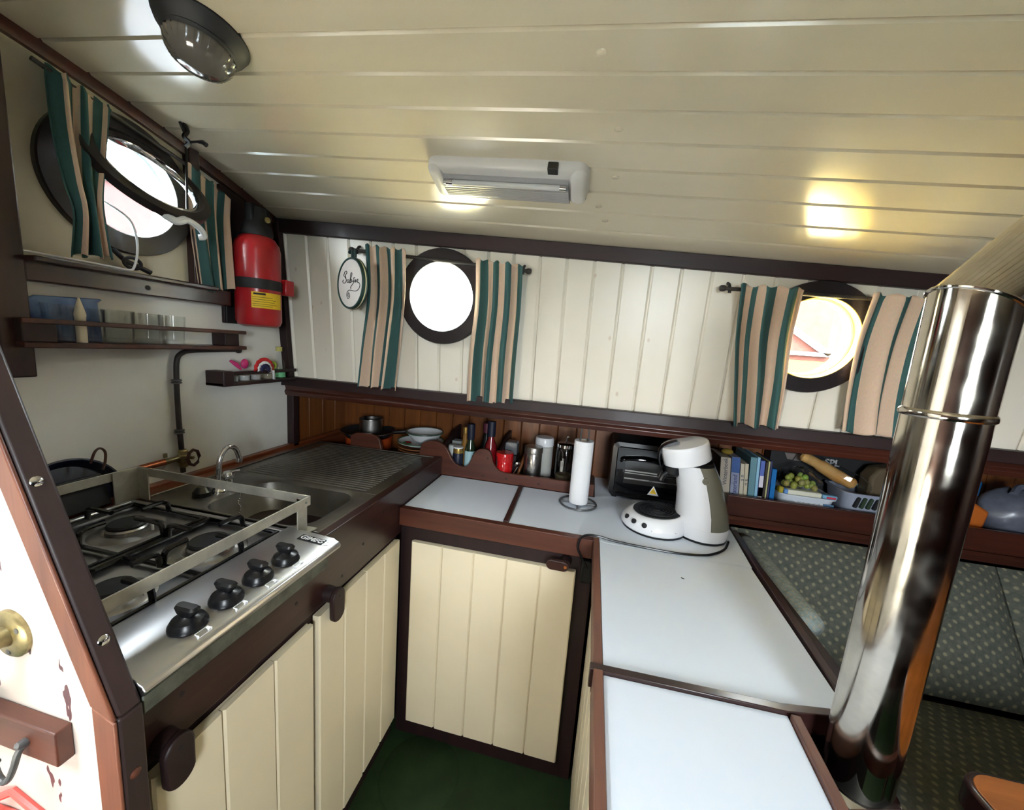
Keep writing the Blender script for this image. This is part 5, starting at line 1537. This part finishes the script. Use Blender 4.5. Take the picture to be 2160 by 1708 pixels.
MB().prism([(1.306, .216), (1.345, .216), (1.335, .192), (1.318, .192)], 'y', .5335, .5352).build('print_block', mat('print_dull', (110, 100, 96), .6), sx)
MB().prism([(1.348, .216), (1.372, .214), (1.386, .206), (1.392, .190), (1.340, .190)], 'y', .5335, .5352).build('print_block', 'print_dull', sx)
# right of the flue
tag(MB().prism([(1.80, .147), (1.862, .155), (1.864, .212), (1.80, .215)], 'y', .45, .50).build('blue_bag', mat('bag_blue', (0, 86, 140), .5), bevel=.008), 'bright blue bag just right of the flue pipe', 'bag')
tag(MB().prism([(1.78, .031), (1.86, .031), (1.872, .118), (1.83, .142), (1.78, .145)], 'y', .415, .51).build('orange_bag', mat('bag_orange', (190, 98, 26), .6), bevel=.008), 'orange packet below the blue bag right of the flue', 'packet')
gb = thing('plastic_bag', (1.96, .44, .03), 'bulging grey plastic bag tied at the neck at the right edge', 'bag')
mb = MB(); rings = []
for i in range(13):
    t = i / 12
    rings.append([(1.965 + (.098 * math.sin(PI * (.06 + .9 * t)) ** .6 + .005 * math.sin(4 * a + i)) * math.cos(a), .452 + (.070 * math.sin(PI * (.06 + .9 * t)) ** .6 + .004 * math.sin(6 * a + 2 * i)) * math.sin(a), .032 + .165 * t + .006 * math.sin(3 * a)) for a in [2 * PI * q / 28 for q in range(28)]])
mb.loft(rings).build('sack', mat('sack_grey', (128, 132, 146), .35, rgb2=(88, 92, 104), vscale=9, coat=.2), gb, smooth=60)
MB().tube(smooth_path([(1.93, .43, .185), (1.96, .45, .206), (2.01, .445, .212), (2.05, .43, .20)], 4), .010, n=8).build('neck', 'sack_grey', gb)

# ------------------------------------------------------------------ settee
st = thing('settee', (1.8, .0, -.84), 'built-in settee with dark green dotted cushions under the book shelf', 'settee')
def cushion(o, ux_, uv_, un, lx_, lv_, th_, name, m, r=.02, nx=22, nv=14, puff=.012, buttons=()):
    """rounded slab: origin o, edges ux_*lx_, uv_*lv_, thickness along un"""
    o, ux_, uv_, un = Vector(o), Vector(ux_).normalized(), Vector(uv_).normalized(), Vector(un).normalized()
    P, U = [], []
    for j in range(nv + 1):
        pr, ur = [], []
        for i in range(nx + 1):
            a, b = i / nx, j / nv
            e = (1 - abs(2 * a - 1) ** 8) * (1 - abs(2 * b - 1) ** 8)
            h = -r + r * e ** .5 + puff * math.sin(PI * a) ** .5 * math.sin(PI * b) ** .5
            for (ba, bb) in buttons:
                d2 = ((a - ba) * lx_) ** 2 + ((b - bb) * lv_) ** 2
                h -= .016 * math.exp(-d2 / .0009)
            pr.append(o + ux_ * (a * lx_) + uv_ * (b * lv_) + un * h)
            ur.append((a * lx_, b * lv_))
        P.append(pr); U.append(ur)
    mb = MB(); mb.grid(P, U)
    # sides and back
    per = [(i, 0) for i in range(nx)] + [(nx, j) for j in range(nv)] + [(nx - i, nv) for i in range(nx)] + [(0, nv - j) for j in range(nv)]
    base = len(mb.v)
    n = len(per)
    for (i, j) in per:
        p = mb.v[j * (nx + 1) + i]
        q = o + ux_ * (i / nx * lx_) + uv_ * (j / nv * lv_) - un * th_
        mb.v.append(p.copy()); mb.v.append(q)
    for k in range(n):
        a = base + 2 * k; b = base + 2 * ((k + 1) % n)
        mb.f.append((a, a + 1, b + 1, b))
        i, j = per[k]
        mb.uv[a] = (i / nx * lx_, j / nv * lv_); mb.uv[a + 1] = (i / nx * lx_ + .03, j / nv * lv_ + th_)
    mb.f.append(tuple(base + 2 * k + 1 for k in range(n)))
    ob = mb.build(name, m, st, smooth=60)
    for (ba, bb) in buttons:
        p = o + ux_ * (ba * lx_) + uv_ * (bb * lv_) + un * (puff * math.sin(PI * ba) ** .5 * math.sin(PI * bb) ** .5 - .014)
        MB().lathe(p, [(.0001, -.004), (.011, -.003), (.012, 0), (.010, .004), (.001, .006)], d=un, n=18).build('button', 'upholstery', ob)
    return ob
bu = Vector((0, -.205, -.33)).normalized()
bl_ = math.hypot(.205, .33)
bnn = Vector((0, -.33, .205)).normalized()
cushion((1.09, .320, -.020), (1, 0, 0), bu, bnn, .76, bl_, .05, 'backrest_cushion', 'upholstery', buttons=((.30, .42), (.78, .42)))
cushion((1.855, .320, -.020), (1, 0, 0), bu, bnn, .73, bl_, .05, 'backrest_cushion', 'upholstery', buttons=((.25, .42), (.75, .42)))
cushion((1.09, -.50, -.352), (1, 0, 0), (0, 1, 0), (0, 0, 1), 1.49, .622, .09, 'seat_cushion', 'upholstery_seat', nx=30)
bx('seat_base', 'mahogany', st, 1.09, 2.59, -.48, .34, -.84, -.445, .002)
bs_ = MB(); rings = []
P, U = [], []
for i in range(25):
    t = i / 24
    y = lerp(.300, -.145, t)
    r = .030 * (min(1, t / .05, (1 - t) / .05) ** .5 if 0 < t < 1 else .02)
    ring, ur = [], []
    for q in range(21):
        a = 2 * PI * q / 20
        ring.append((1.119 + r * math.cos(a), y, -.056 + r * math.sin(a))); ur.append((a * .026, y))
    P.append(ring); U.append(ur)
mb = MB(); mb.grid(P, U)
tag(mb.build('bolster', 'bolster_cloth', None, smooth=60), 'long thin grey-green bolster along the end of the settee', 'bolster')

# ------------------------------------------------------------------ flue pipe
fxp, fyp, fr = .9907, -.4998, .0403
fl = thing('flue_pipe', (fxp, fyp, -.06), 'tall polished stainless flue pipe with an angled bend under the ceiling', 'pipe')
MB().lathe((fxp, fyp, -.058), [(fr, 0), (fr, .553)], n=64, cap=False).build('lower_pipe', 'pipe_steel', fl)
MB().lathe((fxp, fyp, .489), [(fr, 0), (fr + .0022, .002), (fr + .0028, .005), (fr + .0022, .008), (fr + .0004, .010)], n=64, cap=False).build('seam_ring', 'pipe_steel', fl)
ed_ = Vector((1, .20, 1.06)).normalized()
# mitred elbow: lower pipe is cut by the plane that halves the bend
jz = .628
J = Vector((fxp, fyp, jz))
hn_ = (Vector((0, 0, 1)) + ed_).normalized()
u_, w_ = MB().frame_of(Vector((0, 0, 1)))
rb, rm, rt_ = [], [], []
NN = 64
e1 = Vector((0, 0, 1)).cross(ed_).normalized()
a1 = e1.cross(Vector((0, 0, 1))).normalized()      # in bend plane, horizontal
for i in range(NN):
    t = 2 * PI * i / NN
    off = fr * math.cos(t) * e1 + fr * math.sin(t) * a1
    base = Vector((fxp, fyp, .497)) + off
    s = (J - base).dot(hn_) / Vector((0, 0, 1)).dot(hn_)
    m_ = base + Vector((0, 0, 1)) * s
    rb.append(base); rm.append(m_); rt_.append(m_ + ed_ * (.46 - (m_ - J).dot(ed_)))
MB().loft([rb, rm], cap=False).build('upper_pipe', 'pipe_steel', fl)
MB().tube(rm, .0026, n=8, closed=True).build('weld', 'pipe_steel', fl)
MB().loft([rm, rt_], cap=False).build('angled_pipe', 'pipe_steel', fl)
MB().lathe((fxp, fyp, -.058), [(fr + .001, 0), (fr + .009, .002), (fr + .010, .007), (fr + .003, .010), (fr, .012)], n=64, cap=False).build('collar', 'chrome', fl)
hs_ = thing('heating_stove', (.99, -.50, -.84), 'black heating stove top below the flue in the notch of the worktop', 'stove')
MB().prism([(.922, -.592), (1.045, -.560), (1.045, -.456), (.928, -.466)], 'z', -.80, -.059).build('body', 'black_matt', hs_, bevel=.004)
bx('plinth', 'black_matt', hs_, .935, 1.04, -.56, -.47, -.84, -.80)

# ------------------------------------------------------------------ cabin table
tb = thing('cabin_table', (1.7, -.72, -.84), 'varnished teak table with a dark rounded edge at the lower right', 'table')
z0t, z1t = -.168, -.120
top = rrect(1.232, 2.20, -1.02, -.350, .045, 8)
MB().prism(top, 'z', z0t, z1t).build('edge_band', 'mahogany', tb, bevel=.006)
MB().prism(rrect(1.240, 2.192, -1.012, -.358, .040, 8), 'z', z1t - .002, z1t + .0015).build('top_panel', 'teak', tb, bevel=.001)
for (x, y) in ((1.42, -.86), (1.42, -.55), (2.05, -.86), (2.05, -.55)):
    bx('leg', 'mahogany_z', tb, x - .025, x + .025, y - .025, y + .025, -.84, z0t, .004)

# ------------------------------------------------------------------ fittings on the near partition
fy = -.774
t = thing('grab_rail', (-.114, fy, .138), 'brass round flange with a rail end fixed to the peeling partition', 'grab rail')
MB().lathe((-.114, fy, .139), [(.031, 0), (.031, .004), (.028, .0065), (.013, .008), (.011, .015), (.010, .028)], d=(0, -1, 0), n=36).build('flange', 'brass', t)
MB().tube(smooth_path([(-.114, fy - .018, .139), (-.122, fy - .040, .135), (-.145, fy - .054, .128), (-.22, fy - .056, .118)], 5), .0095, n=14).build('rail', 'brass', t)
for a in (30, 150, 270):
    q = math.radians(a)
    MB().lathe((-.114 + .022 * math.cos(q), fy - .0065, .139 + .022 * math.sin(q)), [(.004, 0), (.0038, .001), (.001, .0015)], d=(0, -1, 0), n=10).build('screw', 'iron', t)
t = thing('hook_rail', (-.10, fy, .0), 'reddish wooden strip with an iron coat hook on the partition', 'hook rail')
MB().box(-.19, -.031, fy - .017, fy, -.014, .034).build('strip', 'rust_wood', t, bevel=.002)
hk = [(-.080, fy - .017, .008), (-.081, fy - .024, .002), (-.083, fy - .028, -.014), (-.088, fy - .031, -.030), (-.096, fy - .032, -.037), (-.105, fy - .032, -.032), (-.109, fy - .032, -.020), (-.108, fy - .032, -.012)]
hp = smooth_path(hk, 4)
MB().tube(hp, [.0036] * (len(hp) - 3) + [.0046, .0052, .004], n=10).build('hook', 'iron', t)
MB().lathe((-.080, fy - .017, .009), [(.0055, 0), (.006, .003), (.004, .009), (.001, .011)], d=(0, -1, .3), n=14).build('hook_boss', 'iron', t)
mb = MB(); rings = []
for i in range(8):
    q = i / 7
    rings.append([(-.166 + (.016 + .005 * math.sin(2 * a + i)) * math.cos(a), fy - .026 + .006 * math.sin(a), .046 - .050 * q + .003 * math.sin(3 * a)) for a in [2 * PI * k / 16 for k in range(16)]])
tag(mb.loft(rings).build('green_cloth', 'cloth_green', smooth=60), 'bright green cloth hanging at the left end of the hook rail', 'cloth')
t = thing('red_tray', (-.14, fy - .03, -.18), 'red plastic holder with a slanted rim at the lower left corner', 'holder')
MB().loft([[(-.25, fy, -.190), (-.092, fy, -.190), (-.092, fy - .045, -.190), (-.25, fy - .045, -.190)], [(-.25, fy, -.150), (-.090, fy, -.138), (-.090, fy - .05, -.138), (-.25, fy - .05, -.150)]]).build('tub', 'red_plastic', t, bevel=.003)
MB().tube([(-.25, fy - .05, -.148), (-.150, fy - .004, -.108), (-.088, fy - .004, -.134)], .005, n=8).build('rim', 'red_plastic', t)
